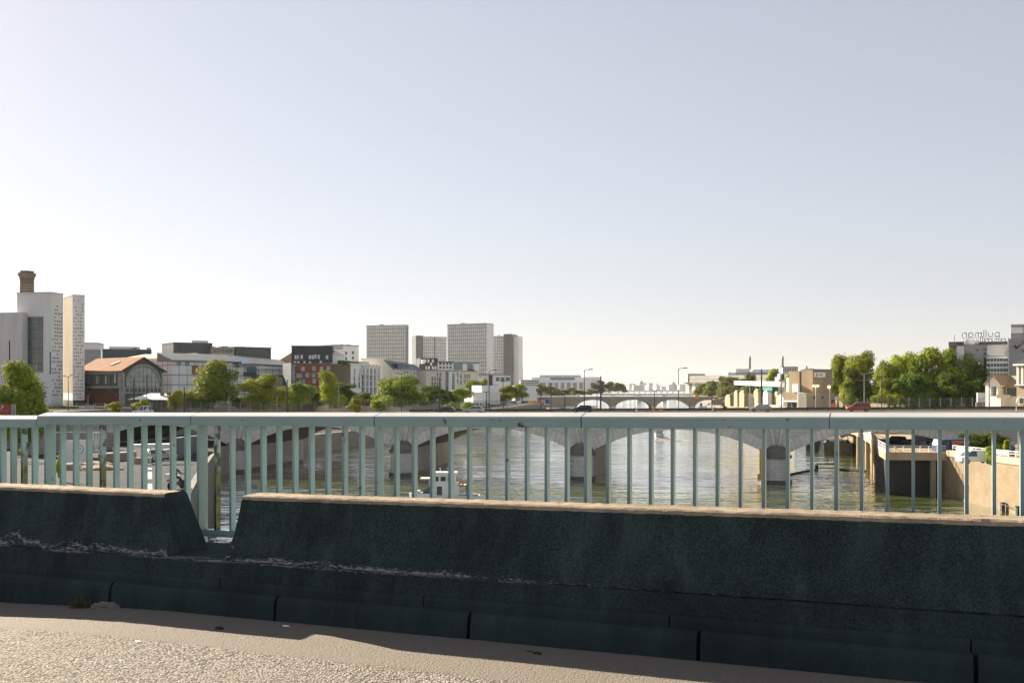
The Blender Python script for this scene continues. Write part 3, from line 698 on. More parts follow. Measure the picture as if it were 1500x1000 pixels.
# ------------------------------------------------------------------ lamps and poles on the bridge
def lamp(px, top, d, kind, label, side=1, mt='darkmetal', head='darkmetal'):
    x = qx(px, d); p = q(x, d); gz = deckz(x); h = Z(top, p[1]) - gz
    nm = {'pole': 'tram_pole', 'arm': 'street_lamp', 'double': 'street_lamp', 'tee': 'street_lamp', 'mast': 'signal_mast'}[kind]
    t = thing(nm, label, {'pole': 'pole', 'mast': 'mast'}.get(kind, 'lamp post'), (p[0], p[1], gz), QRZ)
    r = .17 if kind == 'pole' else .085
    m = MB(); m.lathe([(r * 1.8, 0), (r * 1.8, .12), (r * 1.15, .2), (r, h * .5), (r * .72, h)], n=10); me = m.mesh('pole', mt); put('pole', me, t)
    def hd(cx, z, sx, ang=.0):
        m = MB(); m.extr([(cx - sx * .75, z - .06), (cx + sx * .75, z - .06 + ang), (cx + sx * .7, z + .1 + ang), (cx - sx * .55, z + .16)], -.17, .17); me = m.mesh('lamp_head', head); fixn(me); put('lamp_head', me, t)
    if kind == 'arm':
        m = MB(); m.tube([(0, 0, h - .3), (side * .25, 0, h + .05), (side * 1.0, 0, h + .12)], .06, 6); m.build('arm', mt, t); hd(side * 1.35, h + .1, side * .6, .05)
    if kind == 'double':
        for s in (-1, 1):
            m = MB(); m.tube([(0, 0, h - .25), (s * .7, 0, h + .12 + .1 * s)], .05, 6); m.build('arm', mt, t); hd(s * 1.0, h + .14 + .1 * s, s * .5, .06)
    if kind == 'tee':
        m = MB(); m.box(-.04, .04, -.04, .04, h - .04, h + .05); m.build('arm', mt, t)
        m = MB(); m.extr([(-.6, h + .05), (.6, h + .05), (.45, h + .2), (-.45, h + .2)], -.2, .2); me = m.mesh('lamp_head', head); fixn(me); put('lamp_head', me, t)
    if kind == 'mast':
        for zz, a, b_ in ((h - .1, -.6, 1.3), (h - 1.5, -1.0, 4.2)):
            m = MB(); m.box(a, b_, -.06, .06, zz - .07, zz + .07); m.build('crossarm', mt, t)
    if kind == 'pole':
        m = MB(); m.lathe([(r * .9, h), (r * .9, h + .06), (0, h + .12)], n=10); m.build('pole_cap', mt, t)
LL = [(100, 551, 15, 'double', 'double armed lamp in front of the windowless strip between the two concrete towers', 1),
 (215, 549, 15, 'arm', 'tall lamp whose arm leans right in front of the arched gable', 1),
 (196, 554, 19, 'pole', 'thick dark pole in front of the arched gable window'),
 (129, 579, 22, 'tee', 'short lamp in front of the red brick wall below the orange roof', 1),
 (270, 567, 19, 'pole', 'thick short dark pole left of the big tree by the glass offices'),
 (335, 578, 22, 'tee', 'short lamp just right of the big tree by the glass offices', 1),
 (406, 578, 22, 'tee', 'short lamp in front of the wide yellow-green tree', 1),
 (420.5, 556, 19, 'pole', 'slim dark pole rising through the wide yellow-green tree'),
 (457, 547, 15, 'arm', 'tall lamp with angled head in front of the orange building', 1),
 (496, 564, 22, 'tee', 'plain grey lamp post in front of the dark tree beside the pale flats', 1),
 (588, 547, 15, 'double', 'tall two headed lamp in front of the round tree below the blue slate roof', 1),
 (644, 553, 19, 'pole', 'dark pole in front of the pale stone flats'),
 (712.5, 575, 24, 'tee', 'short lamp in front of the low white silo', 1),
 (716.5, 543, 15, 'arm', 'tall lamp in front of the tall white silo', 1),
 (737, 559, 15, 'tee', 'T headed lamp right of the white silos, below the flat roofed block', 1),
 (792, 573, 24, 'tee', 'short lamp just right of the silo with the blue mark', 1),
 (807, 563, 17, 'tee', 'slender lamp before the construction quay left of the far bridge', 1),
 (827.5, 573, 24, 'tee', 'faint short lamp before the left end of the far bridge', 1),
 (856, 542, 12, 'arm', 'tall lamp directly behind the dark estate car', 1),
 (874.5, 574, 24, 'tee', 'short lamp before the leftmost arch of the far bridge', 1),
 (880, 551, 19, 'pole', 'dark pole before the leftmost arch of the far bridge'),
 (958.5, 573, 24, 'tee', 'short lamp between the two white arches of the far bridge', 1),
 (994, 540, 13, 'arm', 'tall dark lamp standing before the right white arch of the far bridge', 1),
 (1043, 572, 24, 'tee', 'short lamp before the pale trees left of the cement works', 1),
 (1115.5, 541, 17, 'pole', 'thick dark pole above the silver hatchback'),
 (1144.5, 538, 13, 'tee', 'tall slim lamp left of the sandy concrete works', 1),
 (1266, 546, 20, 'mast', 'grey mast with two crossarms between the right bank trees', 1),
 (1291.5, 537, 13, 'arm', 'slim tall lamp in front of the long row of right bank trees', 1),
 (1449, 533, 13, 'arm', 'tall lamp with angled head in front of the white gabled house', -1)]
for e in LL: lamp(e[0], e[1], e[2], e[3], e[4], e[5] if len(e) > 5 else 1, 'greymetal' if e[3] == 'mast' or e[0] in (129, 335, 406, 496) else 'darkmetal', 'greymetal' if e[3] in ('double',) or e[0] in (457, 215, 1449) else 'darkmetal')
# curved white post at the right edge
x = qx(1489, 8); p = q(x, 8); t = thing('street_lamp', 'pale lamp post with curved arm cut by the right edge of the frame', 'lamp post', (p[0], p[1], deckz(x)), QRZ)
MB().tube([(0, 0, 0), (0, 0, 1.6), (.2, 0, 2.2), (.7, 0, 2.75), (1.4, 0, 3.0), (2.2, 0, 3.05)], .09, 8).build('pole', 'whitemetal', t)
MB().tube([(2.1, 0, 3.02), (2.9, 0, 3.05)], [.14, .1], 8).build('lamp_head', 'greymetal', t)

# ------------------------------------------------------------------ vehicles
def car(name, label, cat, loc, rz, paint, L=4.2, W=1.76, H=1.5, kind='hatch', group=None, detail=True):
    t = thing(name, label, cat, loc, rz, group); h = L / 2
    if kind == 'mpv': prof = [(-h, .35), (-h + .02, .85), (-h + .1, H * .62), (-h + .28, H), (.45, H), (1.35, .98), (h - .25, .82), (h, .62), (h, .3)]
    elif kind == 'estate': prof = [(-h, .35), (-h, .8), (-h + .15, .98), (-h + .6, H), (.25, H), (1.05, .95), (h - .3, .8), (h, .6), (h, .3)]
    elif kind == 'van': prof = [(-h, .35), (-h, H), (h - 1.5, H), (h - .85, H * .62), (h - .15, H * .5), (h, H * .42), (h, .3)]
    else: prof = [(-h, .35), (-h + .03, .85), (-h + .2, 1.0), (-h + .75, H), (.2, H - .02), (1.0, .93), (h - .3, .78), (h, .6), (h, .3)]
    m = MB(); n = len(prof); sec = []
    for s, yy in ((-1, -W / 2), (-1, -W / 2 + .06), (1, W / 2 - .06), (1, W / 2)):
        sec.append(yy)
    zb = .95 if kind != 'van' else H * .55
    ys = [(-W / 2), (W / 2)]
    def tum(z): return 1 - .24 * max(0, (z - zb)) / max(.1, H - zb)      # cabin leans in
    vs = [(px_, yy * tum(z), z) for yy in ys for px_, z in prof]
    m.add(vs, [tuple(range(n)), tuple(range(2 * n - 1, n - 1, -1))] + [(i, i + n, (i + 1) % n + n, (i + 1) % n) for i in range(n)])
    me = m.mesh('body', paint); fixn(me)
    body = put('body', me, t)
    bv = body.modifiers.new('b', 'BEVEL'); bv.width = .07; bv.segments = 2; bv.limit_method = 'ANGLE'
    # glass: side windows, screens
    zl = zb + .03; zh = H - .13
    def xat(z, front):
        pts = prof if not front else prof[::-1]
        best = None
        for (xa, za), (xb, zb_) in zip(prof[:-1], prof[1:]):
            if min(za, zb_) <= z <= max(za, zb_) and abs(za - zb_) > 1e-4:
                xx = xa + (xb - xa) * (z - za) / (zb_ - za)
                if best is None or (front and xx > best) or (not front and xx < best): best = xx
        return best if best is not None else 0
    for s in (-1, 1):
        r0, r1, f0, f1 = xat(zl, False) + .18, xat(zh, False) + .2, xat(zl, True) - .2, xat(zh, True) - .12
        if kind == 'van': r0 = r1 = h - 2.2
        yl, yh = s * (W / 2 * tum(zl) + .012), s * (W / 2 * tum(zh) + .012)
        m = MB(); mid = (r0 + f0) / 2
        for a0, a1, b0, b1 in ((r0, mid - .05, r1, mid - .05), (mid + .05, f0, mid + .05, f1)) if kind != 'van' else ((r0, f0, r1, f1),):
            m.add([(a0, yl, zl), (a1, yl, zl), (b1, yh, zh), (b0, yh, zh)], [(0, 1, 2, 3) if s < 0 else (3, 2, 1, 0)])
        m.build('side_window', 'glass', body)
    for fr in (True, False):
        if kind == 'van' and not fr: continue
        xa, xb = xat(zl, fr), xat(zh, fr); s = .015 if fr else -.015
        m = MB(); m.add([(xa + s, -W / 2 * tum(zl) * .9, zl + .01), (xa + s, W / 2 * tum(zl) * .9, zl + .01), (xb + s, W / 2 * tum(zh) * .9, zh + .01), (xb + s, -W / 2 * tum(zh) * .9, zh + .01)], [(0, 1, 2, 3) if fr else (3, 2, 1, 0)])
        m.build('windscreen' if fr else 'rear_window', 'glass', body)
    wr = .31 if kind != 'van' else .35
    for wx in (-h + .8, h - .85):
        for s in (-1, 1):
            m = MB(); m.tube([(0, s * (W / 2 - .2), 0), (0, s * (W / 2 + .012), 0)], wr, 16); wv = m.build('wheel', 'black', t, loc=(wx, 0, wr))
            m = MB(); m.tube([(0, s * (W / 2), 0), (0, s * (W / 2 + .02), 0)], wr * .62, 12); m.build('rim', 'greymetal', wv)
    for s in (-1, 1):
        MB().box(h - .06, h + .015, s * W * .28, s * W * .45, .58, .72).build('headlight', 'signwhite', t)
        MB().box(-h - .012, -h + .06, s * W * .34, s * W * .46, .7, .95).build('tail_light', 'redboard', t)
    return t
def bridgecar(px, d, name, label, cat, paint, kind, L, H, rev=True, **kw):
    x = qx(px, d); p = q(x, d); return car(name, label, cat, (p[0], p[1], deckz(x) + .004), QRZ + (math.pi if rev else 0), paint, L, 1.76, H, kind, **kw)
bridgecar(1257.5, 8, 'parked_car'.replace('parked_', 'red_'), 'red people carrier driving left across the arch bridge', 'car', 'red', 'mpv', 4.35, 1.72)
bridgecar(1114, 8, 'silver_car', 'silver hatchback driving left on the arch bridge below the thick dark pole', 'car', 'silver', 'estate', 4.2, 1.5)
bridgecar(853, 8, 'dark_car', 'dark estate car driving left in the middle of the arch bridge', 'car', 'darkcar', 'estate', 4.3, 1.5)
bridgecar(694, 8, 'silver_car', 'pale silver car in front of the white silos, half hidden by the handrail', 'car', 'silver', 'hatch', 4.4, 1.5)
bridgecar(652, 8, 'dark_car', 'dark car roof just showing above the handrail below the pale flats', 'car', 'darkcar', 'hatch', 4.3, 1.42)
bridgecar(210, 8, 'white_car', 'white car roof above the handrail in front of the small white pavilion', 'car', 'white', 'hatch', 4.4, 1.95)
# small roadwork signs
def roadsign(px, d, label, mt, mt2=None):
    x = qx(px, d); p = q(x, d); t = thing('road_cone_sign' if 0 else 'warning_board', label, 'road sign', (p[0], p[1], deckz(x)), QRZ)
    m = MB(); m.extr([(-.55, .15), (.55, .15), (.12, .95), (-.12, .95)], -.04, .04); me = m.mesh('board', mt); fixn(me); put('board', me, t)
    m = MB(); m.box(-.4, -.3, -.05, .35, 0, .15).box(.3, .4, -.05, .35, 0, .15); m.build('foot', 'darkmetal', t)
    if mt2:
        m = MB(); m.extr([(-.55, .15), (-.1, .15), (-.02, .95), (-.12, .95)], -.06, -.045); me = m.mesh('stripe', mt2); fixn(me); put('stripe', me, t)
roadsign(957, 9, 'yellow roadside board, the left one of the close pair', 'yellowpaint'); roadsign(968, 9, 'yellow roadside board, the right one of the close pair', 'yellowpaint')
roadsign(931, 9, 'white and red roadside board left of the yellow pair', 'signwhite', 'redboard'); roadsign(1046, 9, 'white and red roadside board left of the silver hatchback', 'redboard', 'signwhite')
roadsign(708.5, 9, 'small yellow board beside the pale silver car', 'yellowpaint')

# ------------------------------------------------------------------ people
def person(name, label, loc, rz, joints, edges, mats_, bands, cat='person', h=1.75):
    """one continuous skinned body; material bands by height"""
    me = bpy.data.meshes.new('body'); me.from_pydata([j[:3] for j in joints], edges, [])
    o = bpy.data.objects.new('body', me); COL.objects.link(o)
    md = o.modifiers.new('s', 'SKIN'); sv = me.skin_vertices[0].data
    for i, j in enumerate(joints): sv[i].radius = (j[3], j[3] if len(j) < 5 else j[4])
    sv[0].use_root = True
    o.modifiers.new('d', 'SUBSURF').levels = 1
    dg = bpy.context.evaluated_depsgraph_get(); m2 = bpy.data.meshes.new_from_object(o.evaluated_get(dg)); bpy.data.objects.remove(o)
    m2.name = name; m2.materials.clear()
    for k in mats_: m2.materials.append(MAT[k])
    for p in m2.polygons:
        z = p.center.z; k = 0
        for i, zz in enumerate(bands):
            if z > zz: k = i + 1
        p.material_index = k; p.use_smooth = True
    r = put(name, m2, None, loc, rz); return tag(r, label, cat)
STAND = [(0, 0, .95, .15, .11), (0, 0, 1.2, .15, .11), (0, 0, 1.42, .17, .11), (0, 0, 1.52, .06), (0, .02, 1.60, .085, .10), (0, .02, 1.71, .08, .09),
 (-.11, 0, .9, .10), (-.12, .02, .5, .065), (-.13, 0, .08, .05), (-.13, .14, .03, .04), (.11, 0, .9, .10), (.12, -.04, .5, .065), (.13, -.08, .08, .05), (.13, .06, .03, .04),
 (-.2, 0, 1.42, .06), (-.27, .02, 1.14, .045), (-.24, .14, .9, .035), (-.22, .2, .82, .04), (.2, 0, 1.42, .06), (.27, .02, 1.14, .045), (.24, .14, .9, .035), (.22, .2, .82, .04)]
SEDG = [(0, 1), (1, 2), (2, 3), (3, 4), (4, 5), (0, 6), (6, 7), (7, 8), (8, 9), (0, 10), (10, 11), (11, 12), (12, 13), (2, 14), (14, 15), (15, 16), (16, 17), (2, 18), (18, 19), (19, 20), (20, 21)]
# ------------------------------------------------------------------ left bank, near: the two concrete towers
f = Fr('concrete_tower', 'tall windowless pale concrete tower with dark glass strip at the left edge', 'tower', (-60, 306), (75, 300), GZ)
f.box('main_block', 25, 75, 429, None, 0, 5.7, 'concrete')
f.box('low_block', -60, 41, 459, None, -2.5, 9, 'concrete_grey')
f.box('glass_strip', 41.5, 63, 464, 545, -.25, .1, 'towerglass')
f.box('slot_window', 73, 74.6, 515, 548, -.1, .1, 'glass')
f.box('roof_coping', 24.6, 75.3, 428, 429.8, -.15, 5.8, 'concrete_grey')
m = MB(); q_ = random.Random(5)
xw = f.W
for row in range(26):
    for c in range(5):
        if row < 20 and q_.random() < .25 + .0 * row: continue
        if row > 20 and q_.random() < .6: continue
        if c == 0 and row > 15: continue
        yy = .5 + c * 1.0 + q_.uniform(-.12, .12); zz = f.z(585) + 1.2 + row * 1.12
        m.box(xw - .05, xw + .12, yy, yy + .42, zz, zz + .42)
m.build('small_openings', 'glass', f.o)
f.box('side_cladding', 75, 75.1, 429.5, 586, 0, 5.6, 'plaster')
f2 = Fr('concrete_tower', 'slimmer pale concrete tower with sunlit left face, right of the windowless one', 'tower', (106.3, 310), (124, 312.05), GZ)
MB().box(0, f2.W, 0, 13.6, f2.z(586), f2.z(433)).build('main_block', 'concrete', f2.o)
MB().box(.2, f2.W - .2, .3, 13.4, 0, f2.z(586)).build('base_storey', 'glass', f2.o); MB().box(-.12, f2.W + .12, -.12, 13.7, f2.z(433) + .01, f2.z(431.8)).build('roof_coping', 'concrete_grey', f2.o)
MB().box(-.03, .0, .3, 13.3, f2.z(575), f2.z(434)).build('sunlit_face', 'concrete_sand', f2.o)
m = MB()
for row in range(30):
    for c in range(5):
        if q_.random() < .35 + .25 * (row > 22): continue
        xx = .3 + c * .62 + q_.uniform(-.1, .1); zz = f2.z(583) + row * 1.08
        m.box(xx, xx + .34, -.05, .02, zz, zz + .3)
m.build('small_openings', 'glass', f2.o)
# banded chimney behind
Yc = 318; cx = X(39.5, Yc); t = thing('chimney', 'banded brown brick chimney with flared top above the concrete tower', 'chimney', (cx, Yc, GZ))
w_ = 9.3 / F * Yc; zt = Z(397, Yc) - GZ; z1 = Z(440, Yc) - GZ
MAT['chim'] = M('chimney_brick', (.15, .125, .09), (.10, .085, .062), .8, .9); MAT['chimband'] = M('chimney_band', (.30, .26, .20), (.24, .21, .165), .8, .9)
hz = lambda py: Z(py, Yc) - GZ
m = MB(); m.lathe([(w_ * 1.35, 0), (w_ * 1.05, z1), (w_, hz(416)), (w_ * 1.02, hz(411)), (w_ * 1.08, hz(407)), (w_ * 1.3, hz(402.5)), (w_ * 1.3, hz(400.4)), (w_ * 1.0, hz(400.2)), (w_ * 1.0, hz(397.3)), (w_ * .8, hz(397.2))], n=28); m.build('shaft', 'chim', t, smooth=False)
for py, k in ((418, 1.05), (421.5, 1.06), (425, 1.07), (406, 1.17), (403.2, 1.34), (401.2, 1.33)):
    m = MB(); m.lathe([(w_ * k * .96, hz(py) - .12), (w_ * k, hz(py) - .1), (w_ * k, hz(py) + .1), (w_ * k * .96, hz(py) + .12)], n=28); m.build('band', 'chimband', t)
# mast on the low block
t = thing('flag_pole', 'dark slim mast rising at the left edge beside the concrete tower', 'pole', (X(14, 250), 250, GZ)); m = MB(); m.lathe([(.2, 0), (.15, Z(499, 250) - GZ)], n=8); m.build('pole', 'darkmetal', t); MB().box(-.35, .35, -.35, .35, -.1, .05).build('foot', 'concrete', t)

# ------------------------------------------------------------------ orange roofed hall
f = Fr('industrial_hall', 'old brick and iron hall with orange tiled roof and arched gable window', 'hall', (118, 320), (179, 302), GZ)
xe = f.x(179); ze, zr, zb = f.z(545), f.z(524.5), f.z(568)
dp = 13.5
f.box('brick_base', 118, 174, 568, None, .8, dp, 'brick')
f.box('timber_floor', 118, 178, 546, 568, 0, dp, 'iron')
f.box('floor_beam', 117, 179, 565.5, 568.5, -.35, .1, 'zinc_light')
f.box('eave_beam', 117, 179.5, 543.8, 547.5, -.5, .1, 'zinc_light')
for px in (136.5, 148.5, 161.5): f.box('mullion', px - .8, px + .8, 547.5, 566, -.22, 0, 'iron')
f.wins([(130, 556), (143, 556), (155.5, 556)], 1.5, 2.4, 'glasspale', 'iron', y=-.02); f.wins([(168.6, 554.5)], 1.0, 2.6, 'glasspale', 'iron', y=-.02)
f.box('corner_pilaster', 173, 178.5, 547, 568, -.15, .3, 'zinc_light'); f.box('column', 174.5, 179, 568, None, -.1, .9, 'zinc_light')
for a, b_ in ((124, 131), (158, 172)):
    xa, xb = f.x(a), f.x(b_); m = MB(); m.tube([(xa, .3, f.z(569)), (xb, .4, f.z(579 if a > 140 else 575))], .35, 6); m.build('brace', 'iron', f.o)
# roof: ridge along the facade, gable end on the right
m = MB(); x0 = f.x(112); x1 = xe + .7
m.extr([(-.8, ze), (dp / 2, zr), (dp + .8, ze), (dp + .8, ze + .3), (dp / 2, zr + .35), (-.8, ze + .3)], x0, x1, 'x'); me = m.mesh('roof', 'terracotta'); fixn(me); rf = put('roof', me, f.o)
s_ = (zr - ze) / (dp / 2 + .8); xk, yk = f.x(154.5), 3.0; zk = ze + .3 + (yk + .8) * s_
m = MB(); a, l = .45, 1.2; m.hexa([(xk - 1.3, yk - .9, zk - .9 * s_ + .05), (xk - .5, yk - .9, zk - .9 * s_ + .05), (xk + 1.6, yk + .9, zk + .9 * s_ + .05), (xk + .8, yk + .9, zk + .9 * s_ + .05), (xk - 1.3, yk - .9, zk - .9 * s_ + .45), (xk - .5, yk - .9, zk - .9 * s_ + .45), (xk + 1.6, yk + .9, zk + .9 * s_ + .45), (xk + .8, yk + .9, zk + .9 * s_ + .45)]); me = m.mesh('skylight', 'whitemetal'); fixn(me); put('skylight', me, rf)
m = MB(); m.extr([(0.02, 0), (dp - .02, 0), (dp - .02, ze), (dp / 2, zr + .02), (.02, ze)], xe - .3, xe + .02, 'x'); me = m.mesh('gable_wall', 'iron'); fixn(me); put('gable_wall', me, f.o)
yc, rr, za = dp / 2, dp * .40, f.z(566)
arc = [(yc + rr * math.cos(t), za + rr * .98 * math.sin(t) + 1.2) for t in [math.pi * k / 20 for k in range(21)]]
m = MB(); m.extr([(yc + rr, za)] + arc + [(yc - rr, za)], xe + .02, xe + .07, 'x'); me = m.mesh('arched_window', 'glasspale'); fixn(me); aw = put('arched_window', me, f.o)
m = MB()
for (a, b_) in zip(arc[:-1], arc[1:]): m.tube([(xe + .12, a[0], a[1]), (xe + .12, b_[0], b_[1])], .42, 6)
m.build('window_arch', 'zinc_light', f.o)
m = MB()
for k in range(1, 8): yy = yc - rr + 2 * rr * k / 8; m.box(xe + .07, xe + .13, yy - .05, yy + .05, za, za + 1.2 + rr * .97 * math.sqrt(max(0, 1 - ((yy - yc) / rr) ** 2)))
for k in range(1, 4): m.box(xe + .07, xe + .13, yc - rr, yc + rr, za + k * 1.5 - .05, za + k * 1.5 + .05)
m.build('glazing_bars', 'iron', aw)
m = MB(); m.box(xe + .02, xe + .3, .1, dp - .1, za - 2.1, za - .1); m.build('frieze', 'zinc_light', f.o)
m = MB()
for k in range(9): m.box(xe + .3, xe + .36, 1 + k * 1.33, 1.9 + k * 1.33, za - 1.7, za - .5)
m.build('frieze_panels', 'iron', f.o)
for s in (0, dp - .7): MB().box(xe + .03, xe + .25, s, s + .7, 0, ze - .3).build('corner_pilaster', 'zinc_light', f.o)
m = MB()
for s in (-1, 1): m.hexa([(xe + .05, yc + s * (dp / 2 + .8), ze - .25), (xe + .72, yc + s * (dp / 2 + .8), ze - .25), (xe + .72, yc, zr - .2), (xe + .05, yc, zr - .2), (xe + .05, yc + s * (dp / 2 + .8), ze + .1), (xe + .72, yc + s * (dp / 2 + .8), ze + .1), (xe + .72, yc, zr + .15), (xe + .05, yc, zr + .15)])
me = m.mesh('barge_board', 'slate'); fixn(me); put('barge_board', me, f.o)
# white pavilion
f = Fr('pavilion', 'low pavilion with white hipped roof in front of the glass offices', 'pavilion', (190, 268), (256, 264), GZ)
f.box('wall', 192, 254, 585, None, 0, 6, 'iron')
x0, x1, z0, z1 = f.x(189), f.x(258), f.z(585), f.z(576); m = MB()
m.add([(x0, -.8, z0), (x1, -.8, z0), (x1, 7, z0), (x0, 7, z0), (x0 + 4.5, 3, z1), (x1 - 5.0, 3, z1)], [(0, 1, 5, 4), (1, 2, 5), (2, 3, 4, 5), (3, 0, 4), (3, 2, 1, 0)]); rf = m.build('roof', 'plaster', f.o)
for px in (231, 241): f.box('roof_chimney', px - 1.6, px + 1.6, 575, 580.5, 1.5, 2.3, 'brownroof', rf)
f.wins(grid(215, 248, 6, 591, 591, 1), 1.6, 1.8, 'glass', 'iron')
# white hoarding at the tower foot
f = Fr('hoarding', 'low white hoarding below the dotted tower', 'hoarding', (116, 262), (137, 262), GZ)
f.box('panel', 116, 137, 594, None, 0, .2, 'concrete'); f.box('post', 126, 127, 593.5, None, -.1, 0, 'greymetal')
# red banner
Yb = 125; t = Fr('banner', 'red sign board with white letters cut by the left edge of the frame', 'sign', (-30, Yb), (14.5, Yb), -9.0)
t.box('board', -30, 14.5, 592, 607, 0, .12, 'redboard'); t.box('post', 15, 20.5, 592, None, .2, .5, 'greymetal')
def text(body, name, mt, size, parent, loc, rot, ext=.02, mirror=False):
    c = bpy.data.curves.new(name, 'FONT'); c.body = body; c.size = size; c.extrude = ext; c.resolution_u = 3
    o = bpy.data.objects.new(name, c); COL.objects.link(o); dg = bpy.context.evaluated_depsgraph_get()
    me = bpy.data.meshes.new_from_object(o.evaluated_get(dg)); bpy.data.objects.remove(o); me.materials.clear(); me.materials.append(MAT[mt]); me.name = name
    o = put(name, me, parent, loc); o.rotation_euler = rot; return o
text('ENT.P', 'lettering', 'signwhite', .68, t.o, (t.x(12.5) - 2.35, -.02, t.z(599)), (R(90), 0, 0))
MB().box(t.x(-28), t.x(12.5), -.012, 0, t.z(602.2), t.z(601.2)).build('small_print_line', 'beige', t.o)

# ------------------------------------------------------------------ glass offices and what rises behind them
f = Fr('office_building', 'long low office building with white glass front and grey metal roof', 'office block', (250, 326), (432, 366), GZ)
f.box('curtain_wall', 252, 342, 527, None, 0, 20, 'curtain'); f.box('curtain_wall', 342, 429, 534, None, .6, 18, 'curtain')
def sloproof(f, name, p0, p1, e0, e1, r0, r1, d0, d1, mt, par=None):
    x0, x1 = f.x(p0), f.x(p1); m = MB()
    a, b_, c, d = f.z(e0, p0), f.z(e1, p1), f.z(r0, p0), f.z(r1, p1)
    m.hexa([(x0, d0, a - .4), (x1, d0, b_ - .4), (x1, d1, b_ - .4), (x0, d1, a - .4), (x0, d0, a), (x1, d0, b_), (x1, d1, d), (x0, d1, c)]); me = m.mesh(name, mt); fixn(me); return put(name, me, par or f.o)
sloproof(f, 'roof', 250, 352, 527, 529.5, 515.5, 518.5, -.8, 8, 'zinc'); sloproof(f, 'roof', 370, 428, 532, 535.5, 521.5, 526.5, -.4, 7, 'zinc')
sloproof(f, 'glazed_roof', 347, 371, 532, 532, 519, 521, -.9, 7.5, 'glassblue')
f.box('dark_loggia', 358, 374.5, 545, 550, -.5, .5, 'slate'); f.box('glass_bay', 362, 375, 538, 545, -.45, .2, 'glassblue'); f.box('stair_glass', 370, 375, 550, 575, -.4, .2, 'curtain_blue')
f.box('upper_terrace', 375, 424, 537, 540.5, -.3, 0, 'plaster'); f.box('dark_band', 374, 430, 549, 552, -.2, .3, 'glassblue')
f.box('red_panel', 281, 291, 535, 548, -.15, .05, 'orange_clad')
f.wins([(262, 531), (274, 531), (348, 534)], 1.3, 1.6, 'glassblue', 'greymetal')
f = Fr('office_building', 'beige roofed office wing with blue glass corner, behind the orange roofed hall', 'office block', (176, 372), (252, 338), GZ)
f.box('wall', 180, 244, 530, None, 0, 14, 'beige'); f.box('glass_corner', 246, 253, 528, None, -.8, 4, 'curtain_blue'); f.box('roof_slab', 172, 253, 525.5, 528, -1.6, 3, 'zinc_light'); sloproof(f, 'roof', 176, 253, 526, 526, 518, 516.3, -1.2, 9, 'concrete_sand')
f.box('colonnade', 205, 244, 527.5, 533, -.3, .1, 'beige'); f.box('red_roof', 224, 246, 533, 545, -2.5, .1, 'brownroof'); f.box('lower_glass', 226, 246, 548, 565, -.2, .1, 'curtain_blue')
f.wins(grid(229, 242, 3, 551, 562, 2), 1.5, 2.0, 'glasspale', 'whitemetal', y=-.2)
def simple(name, label, cat, p0, Y0, p1, Y1, top, dep, mt, win=None, parts=(), group=None):
    f = Fr(name, label, cat, (p0, Y0), (p1, Y1), GZ, group); f.box('wall', p0, p1, top, None, 0, dep, mt)
    f.box('roof_edge', p0 - .4, p1 + .4, top - .8, top + .3, -.25, dep + .25, 'zinc' if mt not in ('slate', 'iron') else 'slate')
    if win: f.wins(*win)
    for p in parts: f.box(*p)
    return f
simple('penthouse_block', 'dark box shaped block rising behind the left end of the glass offices', 'building', 254, 380, 311, 388, 502.5, 18, 'slate', None, [('plant_room', 284, 308, 498, 503, 3, 8, 'plaster'), ('vent', 258, 261, 500.5, 503, 4, 5, 'greymetal')])
simple('penthouse_block', 'small brown block between the two dark boxes', 'building', 310, 385, 343, 390, 509.5, 14, 'beige', (grid(315, 338, 5, 514, 514, 1), 1.6, 1.4, 'glass', 'beige'), [('plant_room', 328, 338, 506.5, 510, 3, 7, 'greymetal'), ('duct', 317, 320, 507, 510, 4, 5, 'greymetal')])
simple('penthouse_block', 'dark box shaped block behind the right end of the glass offices', 'building', 345, 390, 397, 400, 509, 16, 'slate', None, [('vent', 352, 355, 507, 510, 4, 5, 'greymetal'), ('vent', 362, 364, 506.8, 510, 4, 5, 'greymetal'), ('vent', 386, 388, 508, 511, 4, 5, 'greymetal')])
simple('slate_building', 'dark slate clad block with scattered white windows behind the orange one', 'building', 427, 350, 487, 352, 507, 16, 'slate', ([(433, 523), (436, 523), (442, 522.5), (454, 523), (458, 523), (462, 522), (467, 522.5), (479, 523), (432, 531.5), (437, 531.5), (446, 531.5), (454, 532), (470, 531), (431, 541), (431, 551)], .7, 1.3, 'signwhite', 'greymetal'))
simple('orange_building', 'orange clad block with square white windows in front of the slate one', 'building', 433.5, 332, 484.5, 334, 532.5, 12, 'orange_clad', ([(444, 540), (460, 539.5), (471, 540), (481, 539), (437, 550), (440, 550), (450, 549), (459, 549), (478, 547), (441, 559), (444, 559), (460, 558), (460, 568), (440, 568), (478, 560)], 1.0, 1.3, 'glasspale', 'greymetal'), [('side_strip', 428, 433, 532, None, .5, 3, 'curtain_blue')])
f = Fr('glass_wing', 'narrow dark glass wing between the glass offices and the orange block', 'building', (426.5, 331), (433, 331.5), GZ); f.box('wall', 426.5, 433, 531, None, 0, 22, 'slate'); f.box('glass_front', 427.5, 432.5, 533, None, -.1, .02, 'curtain_blue')
